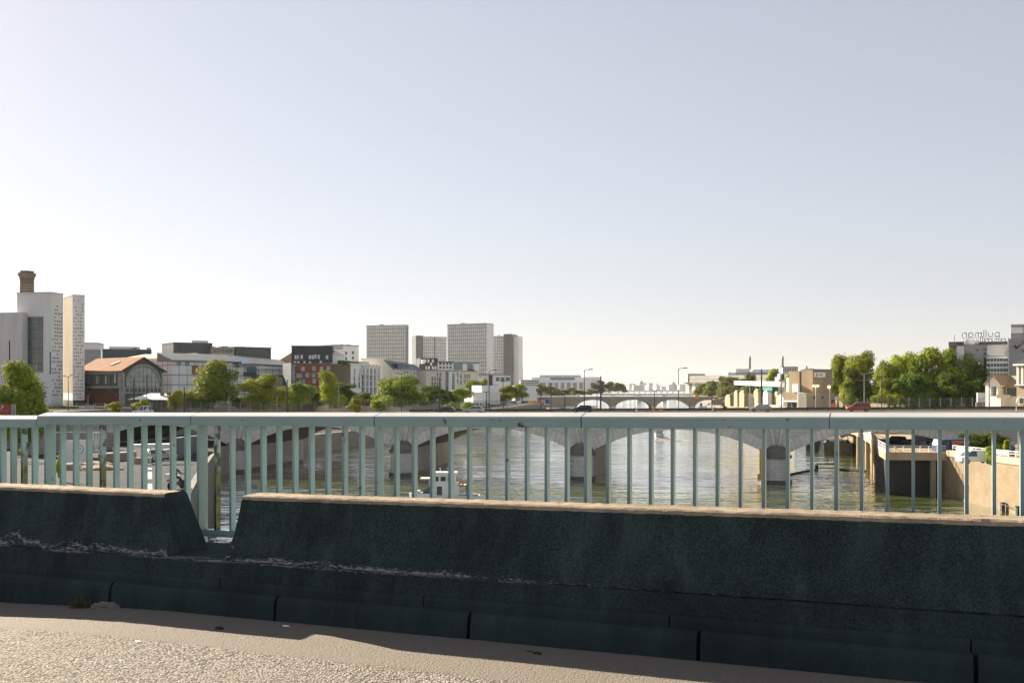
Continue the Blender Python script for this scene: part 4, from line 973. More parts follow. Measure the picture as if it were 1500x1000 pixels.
# behind the hall: grey blue shed and roof line
simple('warehouse', 'long blue grey shed behind the orange roofed hall', 'warehouse', 150, 420, 222, 428, 512, 20, 'blueslate', None, [('roof_unit', 160, 206, 507, 512.5, 4, 9, 'concrete'), ('roof_unit', 195, 200, 509, 512.5, 2, 4, 'glass'), ('roof_unit', 216, 222, 508.5, 511, 4, 6, 'greymetal')])
simple('warehouse', 'pale warehouse just right of the dotted tower, behind the hall roof', 'warehouse', 118, 470, 145, 472, 502.5, 15, 'plaster', None, [('lower_roof', 118, 155, 512, None, -3, -.2, 'greymetal')])
f = Fr('warehouse', 'sandy gabled roof end showing beside the slate clad block', 'warehouse', (408, 400), (430, 402), GZ); f.box('wall', 408, 430, 528, None, 0, 12, 'concrete_sand')
x0, x1 = f.x(405), f.x(430); m = MB(); m.extr([(x0, f.z(530)), (x1, f.z(530)), (x1, f.z(514))], 0, 12, 'y'); me = m.mesh('roof', 'concrete_sand'); fixn(me); put('roof', me, f.o)

# ------------------------------------------------------------------ pale flats
f = simple('apartment_building', 'white flat roofed tower block behind the pale flats, with two roof boxes', 'apartment block', 487, 420, 525.5, 428, 506, 16, 'plaster', ([(507, 517), (517, 516.5), (507, 525), (517, 524), (507, 533)], 1.0, 1.3, 'glass', 'plaster'),
 [('glass_front', 487.5, 501.5, 507, 511.5, -.3, .1, 'glasspale'), ('roof_box', 503, 508, 503.8, 506.5, 3, 8, 'concrete_grey'), ('roof_box', 513, 521, 504, 506.5, 4, 9, 'concrete')])
f = simple('house', 'white gable ended house between the slate block and the pale flats', 'house', 484, 352, 514, 356, 533, 14, 'plaster', None, [('upper_wall', 487, 505, 520.5, 533, .5, 10, 'plaster')])
x0, x1 = f.x(487), f.x(505); m = MB(); m.extr([(x0 - .3, f.z(521)), (x1 + .3, f.z(521)), (x0 + 1.2, f.z(513.5))], .3, 10.3, 'y'); me = m.mesh('roof', 'cream'); fixn(me); put('roof', me, f.o)
f = Fr('apartment_building', 'pale flats with tall stacked bay windows between the orange block and the blue slate roof', 'apartment block', (514, 340), (556, 372), GZ)
f.box('wall', 514, 555, 533, None, 0, 12, 'plaster')
MB().box(f.x(514) - .03, f.x(514) + .2, .2, 11.5, 0, f.z(534)).build('end_wall', 'beige', f.o)
f.box('terrace_hedge', 507, 517, 528, 533, 1, 3, 'leaf_dark'); f.box('setback_storey', 528, 549, 529, 533.2, 2, 9, 'cream'); f.box('terrace_hedge', 518, 527, 530, 533, .3, 1.2, 'leaf_dark')
f.wins([(519, 554), (526, 554), (519, 545), (526, 545), (519, 563), (526, 563)], 1.7, 2.4, 'glass', 'plaster')
for px in (531, 536.5, 542.5, 548, 552.5): f.box('bay_strip', px - 1.0, px + 1.0, 540, 579, -.12, .05, 'glass'); f.box('pier_strip', px + 1.2, px + 3.0, 536, 580, -.7, .05, 'plaster')
f.wins(grid(530, 551, 5, 538, 545, 2), 1.4, 1.8, 'glassblue', 'plaster', y=-.15)
for py in (548, 557, 566): f.box('balcony', 528, 553, py, py + 1.0, -.9, .0, 'concrete')
# mansard house
f = Fr('mansard_building', 'stone building with steep dark blue slate roof and rows of dormers', 'apartment block', (575, 375), (624, 420), GZ)
f.box('wall', 575, 624, 543, None, 0, 15, 'cream')
xa, xb = f.x(575), f.x(624); m = MB()
za, zb_, zc, zd = f.z(541, 577), f.z(545, 622), f.z(526, 575), f.z(533, 610)
m.hexa([(xa, -.4, za), (xb, -.4, zb_), (xb, 15.4, zb_), (xa, 15.4, za), (xa + .0, 4.0, zc), (xb - 3, 4.0, zd), (xb - 3, 11, zd), (xa, 11, zc)]); me = m.mesh('roof', 'blueslate'); fixn(me); rf = put('roof', me, f.o)
m = MB(); m.extr([(-.2, 0), (15, 0), (15, f.z(541, 575)), (11, f.z(525.5, 575)), (4, f.z(525.5, 575)), (-.2, f.z(541, 575))], xa - .5, xa - .02, 'x'); me = m.mesh('gable_wall', 'cream'); fixn(me); put('gable_wall', me, f.o)
MB().box(xa - .45, xa + .3, 2.5, 12.5, f.z(527, 575), f.z(524, 575)).build('chimney_wall', 'cream', f.o)
q_ = random.Random(2)
for k in range(9):
    t = k / 8; px = 579 + 40 * t; py = 541.5 + 2.2 * t; x = f.x(px); MB().box(x - .5, x + .5, -.3, 1.2, f.z(py + 1.8, px), f.z(py - 1.6, px)).build('dormer', 'whitemetal', rf); MB().box(x - .33, x + .33, -.36, -.29, f.z(py + 1.4, px), f.z(py - 1.1, px)).build('dormer_window', 'glass', rf)
for k in range(8):
    t = k / 7; px = 581 + 24 * t; x = f.x(px); zz = f.z(531.8 + 3 * t, px); MB().box(x - .4, x + .4, 2.0, 4.0, zz - .6, zz + .5).build('dormer', 'greymetal', rf)
f.box('big_dormer', 581, 588, 533, 540, -.2, 3, 'slate')
f.box('cornice', 575, 624.5, 549.5, 551.2, -.5, .1, 'plaster'); f.box('cornice', 575, 624.5, 542.5, 544, -.45, .1, 'cream')
f.wins(grid(579, 620, 10, 546.8, 548.2, 1), 1.1, 1.6, 'glass', 'plaster'); f.wins(grid(597, 620, 7, 558, 558, 1) + grid(597, 620, 7, 565, 565, 1), 1.2, 2.6, 'glass', 'plaster')
# black cube building with white windows
f = simple('black_building', 'black clad cube with small white windows, above the stone flats', 'building', 616, 450, 641, 452, 525, 12, 'slate', ([(623, 528.5), (627.5, 528.5), (634, 528.5), (631.5, 533), (621, 538.5), (624.5, 538.5), (628.5, 538.5), (634, 538.5), (638, 538.5)], .75, 1.3, 'signwhite', 'greymetal'), [('lower_wing', 613, 622, 533, None, -2, 0, 'slate'), ('stair_box', 617, 621.5, 526.5, 533, -1.5, .3, 'plaster')])
f = simple('apartment_building', 'white flats with glazed bays between the black cube and the library tower', 'apartment block', 641, 455, 702, 470, 531, 14, 'plaster', (grid(645, 660, 4, 532.5, 538, 2), 1.4, 1.3, 'glass', 'plaster'),
 [('roof_slab', 640, 664, 529, 530.2, -.5, 8, 'slate'), ('glass_bay', 664.5, 677, 531, 541.5, -.3, .1, 'glassblue'), ('roof_slab', 672, 700, 530.6, 531.5, -.6, 8, 'slate'), ('glass_bay', 684, 692, 533, 545, -.3, .1, 'glassblue'), ('planting', 684, 694, 541, 547, -.6, -.2, 'leaf_dark'), ('white_panel', 677, 683.5, 534, 546, -.5, .1, 'plaster'), ('white_panel', 693, 701, 535, 549, -.5, .1, 'plaster')])
f = simple('apartment_building', 'long row of cream stone flats with dark vertical glass slots behind the trees', 'apartment block', 624, 405, 700, 440, 543, 14, 'cream', ([(633, 555), (637, 555), (633, 562), (637, 562), (641, 549), (645, 549), (641, 556), (645, 556), (641, 563), (645, 563), (670, 549), (675, 551), (670, 558), (675, 560), (681, 551), (684, 551), (687, 551), (681, 559), (684, 559), (687, 559), (692, 560), (695, 560), (698, 560)], 1.2, 2.0, 'glass', 'plaster'),
 [('glass_slot', 653, 655.5, 544.5, 574, -.15, .2, 'glass'), ('glass_slot', 661, 664.5, 546, 576, -.15, .2, 'glassblue'), ('white_bay', 656, 660.5, 544, 574, -.6, .1, 'plaster'), ('white_bay', 665, 668, 549, 574, -.5, .1, 'concrete'), ('setback_storey', 660, 690, 541.5, 543.5, 3, 9, 'concrete')])
f = simple('apartment_building', 'flat roofed white block with dark ribbon windows at the foot of the library towers', 'apartment block', 700, 470, 747, 480, 552, 14, 'plaster', None, [('roof_slab', 690, 738, 547.3, 549, -1, 10, 'zinc_light'), ('dark_core', 716, 721, 549.5, 566, -.3, .1, 'blueslate'), ('upper_storey', 721, 747, 550, 567, -.4, .2, 'plaster'), ('ribbon_window', 726, 731, 552.5, 558, -.55, -.3, 'glass'), ('ribbon_window', 733, 738, 552.5, 558, -.55, -.3, 'glass'), ('ribbon_window', 740, 746, 552.5, 558, -.55, -.3, 'glass'), ('pale_band', 703, 715, 550.5, 553, -.4, .1, 'signwhite')])

# ------------------------------------------------------------------ library towers
def tower(label, p0, Y0, p1, Y1, top, dep, front='bnf', side='bnf_pale', extra=()):
    f = Fr('library_tower', label, 'tower', (p0, Y0), (p1, Y1), GZ, 'glass library towers like open books')
    f.box('front_wing', p0, p1, top, None, 0, dep, front)
    x1 = f.x(p1); MB().box(x1 + .02, x1 + .3, .3, dep - .2, 0, f.z(top, p1)).build('side_wall', side, f.o)
    f.box('roof_edge', p0 - .3, p1 + .3, top - .5, top + .6, -.5, dep, 'concrete_grey'); f.box('roof_unit', (p0 * .7 + p1 * .3), (p0 * .62 + p1 * .38), top - 2, top - .5, 3, 8, 'concrete_grey')
    for e in extra: f.box(*e)
    return f
tower('widest left library tower with even grid of panes, standing alone', 537, 1130, 595, 1118, 476.5, 7, 'bnf', 'bnf_dark')
tower('library tower with dark left edge, partly hidden behind the central one', 619, 1290, 654, 1300, 493.5, 12, 'bnf', 'bnf', [('dark_wing', 608.5, 619, 491.5, None, -3, 20, 'bnf_dark'), ('corner_fold', 636, 637.5, 493.5, None, -.6, .3, 'bnf_dark')])
tower('tallest central library tower with bright white right face', 655.5, 1122, 712.5, 1098, 474.5, 16, 'bnf', 'bnf_pale')
tower('rightmost library tower with dark slab and white edge', 723, 1330, 741, 1325, 492.5, 20, 'bnf', 'bnf', [('dark_wing', 740.5, 752, 489.5, None, -8, 20, 'bnf_dark'), ('white_wing', 752.2, 760, 492.5, None, -1, 18, 'bnf_pale')])

# ------------------------------------------------------------------ cement silos on the left bank
f = Fr('cement_silo', 'low and tall white concrete silos with a row of small dark openings', 'silo', (693, 330), (733, 334), GZ)
f.box('low_block', 693, 711, 574, None, 0, 8, 'plaster'); f.box('tall_block', 707.5, 733, 564.5, None, 1.5, 10, 'concrete'); f.box('lower_face', 711, 733, 575, None, .3, 1.45, 'concrete_grey'); f.box('annex', 688, 712, 590, None, -2, 0, 'plaster')
f.wins(grid(691, 711, 9, 592.2, 592.2, 1, ((3, 0),)), .8, 1.1, 'glass', 'plaster', y=-2)
f.box('roof_rail', 708, 733, 563, 563.6, 1.6, 1.7, 'iron')
f = Fr('cement_silo', 'white silo with a blue ring mark and streaked foot beside the construction quay', 'silo', (764, 420), (786, 424), GZ)
f.box('silo_block', 766, 785.5, 564.5, None, 0, 9, 'plaster'); f.box('lit_edge', 763.5, 766.2, 565, None, 1, 6, 'plaster'); f.box('annex', 785, 789, 574, None, 1, 6, 'concrete')
xm, zm = f.x(770.2), f.z(569.2, 770); m = MB()
for k in range(16): m.tube([(xm + .58 * math.cos(k * .3927), -.08, zm + .58 * math.sin(k * .3927)), (xm + .58 * math.cos((k + 1) * .3927), -.08, zm + .58 * math.sin((k + 1) * .3927))], .2, 5)
m.tube([(xm - .5, -.08, zm + .8), (xm - .5, -.08, zm - 1.4)], .16, 5); m.build('ring_mark', 'signblue', f.o)
m = MB()
for k in range(6): m.box(xm - .35, xm + .15, -.06, .02, f.z(574 + k * 1.0, 770) - .2, f.z(574 + k * 1.0, 770) + .1)
m.build('vertical_marks', 'signgrey', f.o)
# ------------------------------------------------------------------ trees
def crown(seed, n, lobes, leaf, mt, flat=.9, hollow=.45):
    """leaf clumps through a crown of overlapping lobes; unit crown: width 1, height 1, centred on x = y = 0, foot at z = 0"""
    q = random.Random(seed); L = []
    for i in range(lobes):
        t = q.uniform(0, 6.283); hgt = q.uniform(.14, .90); prof = math.sqrt(max(.02, 1 - ((hgt - .45) / .56) ** 2))
        r = q.uniform(.05, .36) * prof; s = q.uniform(.10, .22) * (1.1 - .4 * hgt)
        L.append((r * math.cos(t), r * math.sin(t), hgt, s, q.uniform(.8, 1.25)))
    L += [(0, 0, .5, .26, 1.3), (q.uniform(-.1, .1), 0, .78, .17, 1)]
    tot = sum(l[3] ** 2 for l in L); vs = []; fs = []
    for l in L:
        for k in range(int(n * l[3] ** 2 / tot)):
            u, v = q.uniform(-1, 1), q.uniform(0, 6.283); c = math.sqrt(1 - u * u); rr = l[3] * (hollow + (1 - hollow) * q.random() ** .5) * (1 + .22 * math.sin(3 * v + l[0] * 40) * c + .15 * q.uniform(-1, 1))
            if q.random() < .05: rr *= 1.22
            nrm = Vector((c * math.cos(v), c * math.sin(v), u)); p = Vector((l[0], l[1], l[2])) + Vector((nrm.x * rr, nrm.y * rr, nrm.z * rr * l[4] * flat))
            d = (nrm * 1.5 + Vector((0, 0, .25)) + Vector((q.uniform(-1, 1), q.uniform(-1, 1), q.uniform(-.4, 1)))).normalized()
            a = d.cross(Vector((q.uniform(-1, 1), q.uniform(-1, 1), q.uniform(-1, 1)))).normalized(); b_ = d.cross(a); s = leaf * q.uniform(.55, 1.25)
            o = len(vs); e = q.uniform(.5, 1.0)
            vs += [tuple(p - a * s), tuple(p - b_ * s * e), tuple(p + a * s + d * s * .35), tuple(p + b_ * s * e)]; fs.append((o, o + 1, o + 2, o + 3))
    me = bpy.data.meshes.new('crown'); me.from_pydata(vs, [], fs); me.materials.append(MAT[mt]); me.update(); return me
def trunk(seed, th=.28):
    q = random.Random(seed); m = MB(); m.tube([(0, 0, 0), (.01, 0, th * .5), (q.uniform(-.02, .02), 0, th), (q.uniform(-.04, .04), .02, .62)], [.034, .026, .02, .008], 8)
    for k in range(5):
        a = k * 1.3 + q.uniform(0, .5); z0 = th * q.uniform(.75, 1.2)
        m.tube([(0, 0, z0), (.10 * math.cos(a), .10 * math.sin(a), z0 + .12), (.24 * math.cos(a), .24 * math.sin(a), z0 + .3)], [.013, .009, .004], 5)
    return m.mesh('trunk', 'bark')
import zlib
PROTO = {}
def proto(kind, i):
    k = (kind, i)
    if k not in PROTO:
        n, lob, leaf, mt = {'big': (15000, 26, .0205, 'leaf_mid'), 'dark': (13000, 24, .021, 'leaf_dark'), 'light': (13000, 22, .021, 'leaf_light'), 'far': (4000, 16, .033, 'leaf_far'), 'young': (1400, 11, .046, 'leaf_light')}[kind]
        PROTO[k] = (crown(zlib.crc32(kind.encode()) % 97 + i * 13 + len(kind) * 7, n, lob, leaf, mt), trunk(i + 3))
    return PROTO[k]
def tree(px, wpx, top, Y, kind, label, i=0, gz=GZ, foot=.16, depth=1.0, name=None, group=None, base=None):
    W = (1.34 if Y < 450 and px < 800 else 1.2) * wpx / F * Y; H = 1.04 * (Z(top, Y) - gz)
    t = thing(name or {'young': 'young_tree'}.get(kind, 'plane_tree'), label, 'tree', (X(px, Y), Y, gz), (zlib.crc32(label.encode()) % 628) / 100, group)
    c, tr = proto(kind, i % 4); fz = foot * H
    o = put('crown', c, t, (0, 0, fz)); o.scale = (W, W * depth, H - fz)
    o = put('trunk', tr, t); o.scale = (W if W < H else H * .9, W if W < H else H * .9, H)
    return t
G = [(33, 74, 530, 150, 'big', 'broad green tree at the left edge in front of the concrete tower', 1, -8.5),
 (168, 24, 588, 225, 'young', 'small young tree in front of the brick base of the orange roofed hall', 0),
 (212, 26, 583, 225, 'young', 'small sunlit tree in front of the white pavilion', 1),
 (258, 22, 572, 240, 'light', 'thin yellowish tree left of the big tree by the glass offices', 1),
 (311, 78, 528, 262, 'big', 'big round tree with dark underside in front of the glass offices', 1),
 (386, 68, 551, 255, 'light', 'wide yellow-green tree in front of the right half of the glass offices', 0),
 (437, 46, 562, 262, 'big', 'lower tree joined to the right of the wide yellow-green one', 2),
 (483, 40, 544, 268, 'light', 'upright light green tree in front of the white gabled house', 2),
 (500, 44, 562, 285, 'dark', 'dark rounded tree behind the upright light green one', 0),
 (534, 48, 575, 300, 'dark', 'low dark tree at the foot of the pale flats', 1),
 (520, 26, 583, 225, 'young', 'small bright tree behind the mesh fence, left of its twin', 2),
 (553, 26, 586, 225, 'young', 'small bright tree behind the mesh fence, below the round tree', 3),
 (582, 66, 551, 285, 'big', 'large round tree below the blue slate roof', 3),
 (630, 46, 563, 300, 'dark', 'dark tree between the large round tree and the stone flats', 2),
 (655, 30, 572, 320, 'dark', 'small dark tree directly in front of the stone flats', 3),
 (671, 40, 569, 325, 'light', 'sunlit tree left of the low cement silo', 3),
 (696, 36, 558, 355, 'big', 'taller tree rising behind the low cement silo', 0),
 (708, 20, 556, 420, 'light', 'small tree top behind the tall cement silo', 0),
 (742, 34, 565, 400, 'big', 'tree right of the tall cement silo', 2),
 (758, 26, 563, 420, 'light', 'tree just left of the silo with the blue mark', 1),
 (664, 22, 588, 240, 'young', 'yellowish bush behind the mesh fence left of the silos', 1),
 (683, 26, 588, 245, 'young', 'second yellowish bush in front of the low cement silo', 0),
 (462, 34, 572, 290, 'dark', 'dark tree between the orange block and the upright light green tree', 2), (412, 40, 566, 275, 'big', 'rounded tree filling the gap right of the wide yellow-green tree', 1), (606, 34, 571, 300, 'big', 'small tree joining the round tree and the dark tree', 0), (350, 24, 582, 262, 'dark', 'low dark bushy tree between the big tree and the wide yellow-green one', 3), (724, 30, 575, 380, 'dark', 'dark tree peeping out right of the tall cement silo foot', 1)]
for g in G: tree(*g[:6], i=g[6], gz=g[7] if len(g) > 7 else GZ, foot=.04)
for i, (px, w_, top, Y) in enumerate(((793, 24, 563, 640), (808, 24, 566, 660), (826, 26, 571, 680), (846, 24, 571, 700), (866, 22, 570, 720), (879, 26, 557, 900), (893, 16, 559, 980), (906, 24, 560, 1000), (775, 26, 570, 560), (815, 24, 572, 640), (836, 20, 568, 760))):
    tree(px, w_, top, Y, 'far', 'leafy quay tree in the far row left of the distant bridge', i, group='far quay trees left of the distant bridge', foot=.08)
H_ = [(1236, 52, 523, 285, 'big', 'dense tree directly right of the sandy concrete works', 0), (1258, 56, 517, 275, 'big', 'tall dense tree left of the gap in the right bank row', 3), (1250, 46, 540, 262, 'dark', 'dark lower tree behind the grey signal mast', 0),
 (1302, 44, 530, 256, 'big', 'tree just right of the gap in the right bank row', 2), (1326, 56, 518, 262, 'light', 'tree standing second from the gap in the right bank row', 3), (1362, 72, 511, 255, 'big', 'largest right bank tree, highest in the row', 1), (1400, 56, 514, 262, 'big', 'tree at the sunlit end of the hotel', 3), (1427, 40, 532, 258, 'dark', 'last dark tree of the right bank row beside the white gabled house', 1), (1340, 60, 545, 246, 'dark', 'dark lower tree in front of the largest right bank tree', 2), (1385, 64, 545, 246, 'dark', 'dark lower tree below the hotel end of the row', 3),
 (1312, 60, 556, 248, 'big', 'lower leafy tree at the left foot of the right bank row', 0)]
for g in H_: tree(*g[:6], i=g[6], foot=.05)
for i, (px, w_, top, Y) in enumerate(((1028, 26, 562, 700), (1044, 30, 558, 660), (1062, 34, 552, 600), (1080, 40, 551, 560), (1098, 36, 562, 520), (1064, 30, 570, 560), (1116, 34, 565, 500), (1040, 24, 572, 620), (1085, 40, 572, 520))):
    tree(px, w_, top, Y, 'far', 'pale green tree in the clump left of the cement works', i, group='pale trees left of the cement works', foot=.06)
tree(1101, 22, 547, 620, 'dark', 'small dark green tree above the pale clump left of the cement works', 1, foot=.3)
tree(1131, 30, 540, 420, 'light', 'yellow-green tree above the conveyor gallery of the cement works', 2, foot=.1); tree(1158, 22, 544, 430, 'light', 'small tree top behind the sandy works building', 0, foot=.1)

# ------------------------------------------------------------------ far left bank: stepped blocks, far bridge, skyline
def far(p0, p1, top, Y, mt, label=None, win=None, dep=25, group=None, name='distant_building', gz=GZ, bands=0):
    f = Fr(name, label, 'building', (p0, Y), (p1, Y), gz, group); f.box('wall', p0, p1, top, None, 0, dep, mt)
    if win: f.wins(*win)
    for k in range(bands): py = top + 1.2 + k * 3.0; f.box('window_band', p0 + .8, p1 - .8, py, py + 1.3, -.15, .1, 'glass')
    return f
f = far(762, 884, 560, 900, 'cream', 'long stepped beige block on the left bank between the library and the far bridge', None, 40, bands=3)
f.box('upper_storey', 778, 868, 552.5, 560, 4, 35, 'plaster'); f.box('roof_storey', 790, 852, 549, 552.5, 8, 30, 'concrete_grey'); f.box('glass_band', 806, 842, 553, 556, 3.8, 4.1, 'glassblue'); f.box('white_end', 856, 878, 552, 575, -2, 10, 'plaster')
for px in range(800, 856, 9): f.box('white_pier', px, px + 3, 560, 572, -1, .1, 'plaster')
f = far(762, 790, 556, 780, 'plaster', 'pale low block right beside the last library tower', None, 30, bands=3)
far(761, 766, 538, 2200, 'glassblue', 'tiny blue grey tower just right of the last library tower', name='distant_tower')
far(868, 880, 553, 1000, 'plaster', 'white slanted end block at the right end of the stepped beige row')
q_ = random.Random(31)
for i in range(22):
    px = 884 + i * 5.6 + q_.uniform(-2, 2); far(px, px + q_.uniform(6, 11), 566.5 - q_.uniform(.5, 5) * (1.3 - abs(px - 945) / 90), 2300 + q_.uniform(0, 700), q_.choice(['plaster', 'cream', 'concrete', 'concrete_grey']), 'tiny pale building on the far skyline above the distant bridge', group='pale buildings on the far skyline')
def dome(px, Y, w_, top, spire, label):
    t = thing('distant_dome', label, 'dome', (X(px, Y), Y, GZ)); r = w_ / 2 / F * Y; h = Z(top, Y) - GZ
    m = MB(); m.lathe([(r, 0), (r, h - r * 1.3), (r * .95, h - r * .9), (r * .6, h - r * .3), (r * .2, h), (r * .16, h + spire * .4), (.05, h + spire)], n=14); m.build('drum', 'concrete_grey', t)
    m = MB(); m.lathe([(r * 1.12, h - r * 1.4), (r * 1.12, h - r * 1.2)], n=14); m.build('cornice', 'zinc', t)
dome(939, 2800, 7, 557, 6, 'hazy dome on the far skyline'); dome(962, 2900, 3, 561, 14, 'thin hazy spire on the far skyline'); dome(986, 2700, 8, 559, 4, 'broad hazy dome near the right end of the far skyline')
# the far arch bridge
Y0 = 855; ax = X(800, Y0); bx = X(1066, Y0); t = thing('far_arch_bridge', 'distant stone bridge with wide white looking arches below the skyline', 'bridge', (ax, Y0, 0))
W_ = bx - ax; zt, zc, zs = Z(581.5, Y0), Z(585.5, Y0), Z(597, Y0)
spans = [(845, 894), (901.5, 953.5), (961, 1010), (1018, 1060)]
def aline(u, hw): return zs + (zc - zs) * math.sqrt(max(0, 1 - (u / hw) ** 2))
m = MB(); sf = MB(); xs = [0.0]
def fcol(xa, xb, za, zb_):
    m.add([(xa, 0, za), (xb, 0, zb_), (xb, 0, zt), (xa, 0, zt)], [(0, 1, 2, 3)]); m.add([(xa, 14, za), (xb, 14, zb_), (xb, 14, zt), (xa, 14, zt)], [(3, 2, 1, 0)])
prev = 0
for a, b_ in spans:
    xa, xb = X(a, Y0) - ax, X(b_, Y0) - ax; fcol(prev, xa, -20, -20); hw = (xb - xa) / 2; c = (xa + xb) / 2
    us = [-hw * math.cos(math.pi * k / 24) for k in range(25)]
    for u, v in zip(us[:-1], us[1:]):
        fcol(c + u, c + v, aline(u, hw), aline(v, hw)); sf.add([(c + u, 0, aline(u, hw)), (c + v, 0, aline(v, hw)), (c + v, 14, aline(v, hw)), (c + u, 14, aline(u, hw))], [(0, 3, 2, 1)])
    for s in (xa, xb): sf.add([(s, 0, -20), (s, 14, -20), (s, 14, zs), (s, 0, zs)], [(0, 1, 2, 3) if s == xa else (3, 2, 1, 0)])
    prev = xb
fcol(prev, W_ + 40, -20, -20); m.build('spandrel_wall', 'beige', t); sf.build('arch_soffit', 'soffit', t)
MB().box(-30, W_ + 40, -.4, 14.4, zt, zt + .9).build('parapet', 'concrete_grey', t)
for (a, b_), (c, d) in zip(spans[:-1], spans[1:]): px = (X(b_, Y0) + X(c, Y0)) / 2 - ax; m = MB(); m.lathe([(2.4, -20), (2.4, zs - 1), (1.6, zs + 1), (0, zs + 1.6)], px, 0, 12, 0, math.pi, 2 * math.pi); me = m.mesh('cutwater', 'concrete_grey'); fixn(me); put('cutwater', me, t)
MB().box(X(1024, Y0) - ax - 4, X(1024, Y0) - ax, -2, -1, zt - 1, zt + 2).build('x', 'yellowpaint', t).name = 'yellow_panel'
# second bridge behind: flat deck with columns
Y1 = 1240; a0 = X(880, Y1); b0 = X(1068, Y1); t = thing('far_viaduct', 'flat grey viaduct deck on slim columns behind the distant arch bridge', 'bridge', (a0, Y1, 0)); W1 = b0 - a0
MB().box(0, W1, 0, 12, Z(579, Y1), Z(576.5, Y1)).build('lower_deck', 'concrete_grey', t); MB().box(0, W1, 2, 8, Z(573, Y1), Z(571, Y1)).build('upper_deck', 'concrete', t)
for k in range(24): MB().box(W1 * k / 23 - .5, W1 * k / 23 + .5, 3, 4, Z(576.5, Y1), Z(573, Y1)).build('column', 'concrete', t)
for k in range(5): MB().box(W1 * (k + .5) / 5 - 2.5, W1 * (k + .5) / 5 + 2.5, 2, 10, -20, Z(579, Y1)).build('pier', 'concrete_grey', t)
# ministry with its long slab and two chimneys
Y2 = 1000; f = Fr('ministry_building', 'long slab office raised on tall piers on the right bank', 'office block', (1001, Y2), (1180, 860), GZ)
f.box('slab', 1001, 1180, 549, 560.5, 0, 22, 'ministry'); f.box('end_wall', 1001, 1008, 547, 560, -.6, 22, 'concrete_grey'); f.box('roof_unit', 1054, 1062, 545, 549, 4, 14, 'concrete')
for px in (1002, 1011, 1024, 1060, 1090): f.box('pier', px, px + 5, 560.5, None, 2, 20, 'cream')
f.box('glass_lobby', 1007, 1010, 563, 570, 4, 5, 'glassblue')
f = far(1066, 1182, 545, 1100, 'concrete_grey', 'stepped grey blocks rising behind the long slab office', None, 30, bands=1); f.box('upper_storey', 1078, 1100, 540, 545, 4, 20, 'concrete'); f.box('upper_storey', 1104, 1140, 541, 545, 4, 20, 'plaster'); f.box('upper_storey', 1140, 1164, 538.5, 545, 6, 20, 'concrete')
f = far(1146, 1169, 536.5, 900, 'plaster', 'white block with dark vertical windows below the right chimney', None, 15)
for k in range(9): f.box('window_slot', 1147.5 + k * 2.4, 1148.9 + k * 2.4, 537.5, 545, -.2, .1, 'glassblue')
for px, lb in ((1098.3, 'slim pale factory chimney, the left of the pair'), (1146.3, 'slim pale factory chimney, the right of the pair')):
    Y = 1500; t = thing('factory_chimney', lb, 'chimney', (X(px, Y), Y, GZ), 0); m = MB(); h = Z(521.5, Y) - GZ; m.lathe([(2.2, 0), (1.7, h)], n=14); m.build('shaft', 'beige', t); m = MB(); m.lathe([(1.85, h - 3), (1.85, h - .8)], n=14); m.build('band', 'concrete_grey', t)
# ------------------------------------------------------------------ right bank: cement works
f = Fr('concrete_works', 'sandy concrete works building with white sign board near its roof', 'works building', (1190.3, 240), (1222, 244.6), GZ)
def dy(px): k = (px - CX) / F; return (72.4 - k * 240) / (.574 + .819 * k)
def lf(name, pA, pB, top, bot, x0, x1, mt):
    Ym = 240 + .819 * dy((pA + pB) / 2); return MB().box(x0, x1, dy(pB), dy(pA), 0 if bot is None else Z(bot, Ym) - GZ, Z(top, Ym) - GZ).build(name, mt, f.o)
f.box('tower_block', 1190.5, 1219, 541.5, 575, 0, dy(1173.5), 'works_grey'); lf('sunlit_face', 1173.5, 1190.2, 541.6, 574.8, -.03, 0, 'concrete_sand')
lf('second_block', 1155, 1170.5, 543.5, 574, 0, 5, 'concrete_sand'); lf('white_bay', 1163, 1171.5, 562.5, 574, -.8, -.02, 'plaster'); lf('light_shaft', 1150, 1155, 553, 574, .2, 4, 'plaster')
lf('low_storey', 1148.5, 1171.5, 573.9, 587.5, -.5, 6, 'concrete_sand'); lf('window_bay', 1171.6, 1179, 574.6, None, -1.0, 5, 'concrete'); lf('ground_floor', 1149, 1171.5, 587.6, None, -.1, 6, 'beige'); lf('floor_band', 1148, 1171.5, 586.3, 588.3, -.62, -.51, 'plaster')
MB().box(-2.7, f.x(1221), -.35, dy(1179.3), 0, f.z(575.2)).build('base_block', 'works_grey', f.o)
for pA, pB, t_, b_ in ((1172.8, 1177.6, 577.5, 586), (1172.8, 1177.6, 589.5, 597)): lf('window', pA, pB, t_, b_, -1.06, -.99, 'glasspale')
for pA, pB in ((1153, 1158), (1160.5, 1166)): lf('window', pA, pB, 590, 598, -.16, -.09, 'glass')
for px in (1190.8, 1203):
    m = MB(); m.tube([(f.x(px), -.42, f.z(582, px)), (f.x(px), -.33, f.z(582, px))], .34, 14); m.build('round_window', 'glass', f.o)
f.box('roof_trim', 1190, 1219.5, 540.6, 542.2, -.15, dy(1173.2), 'zinc'); lf('roof_plant', 1176, 1184, 539.5, 541.4, .5, 2, 'leaf_mid'); lf('vent_stack', 1176.2, 1177.2, 535.8, 541, 1, 1.3, 'zinc')
lf('downpipe', 1171, 1172.6, 543, 574, .1, .3, 'iron')
b_ = f.box('sign_board', 1192.1, 1208.4, 545.2, 552.2, -.16, -.02, 'signwhite')
m = MB(); xx, zz = f.x(1195), f.z(548.8, 1195); m.extr([(xx - .22, zz - .48), (xx + .12, zz - .48), (xx + .34, zz + .42), (xx + .16, zz + .48)], -.22, -.165); me = m.mesh('sign_emblem', 'signgreen'); fixn(me); put('sign_emblem', me, b_)
m = MB()
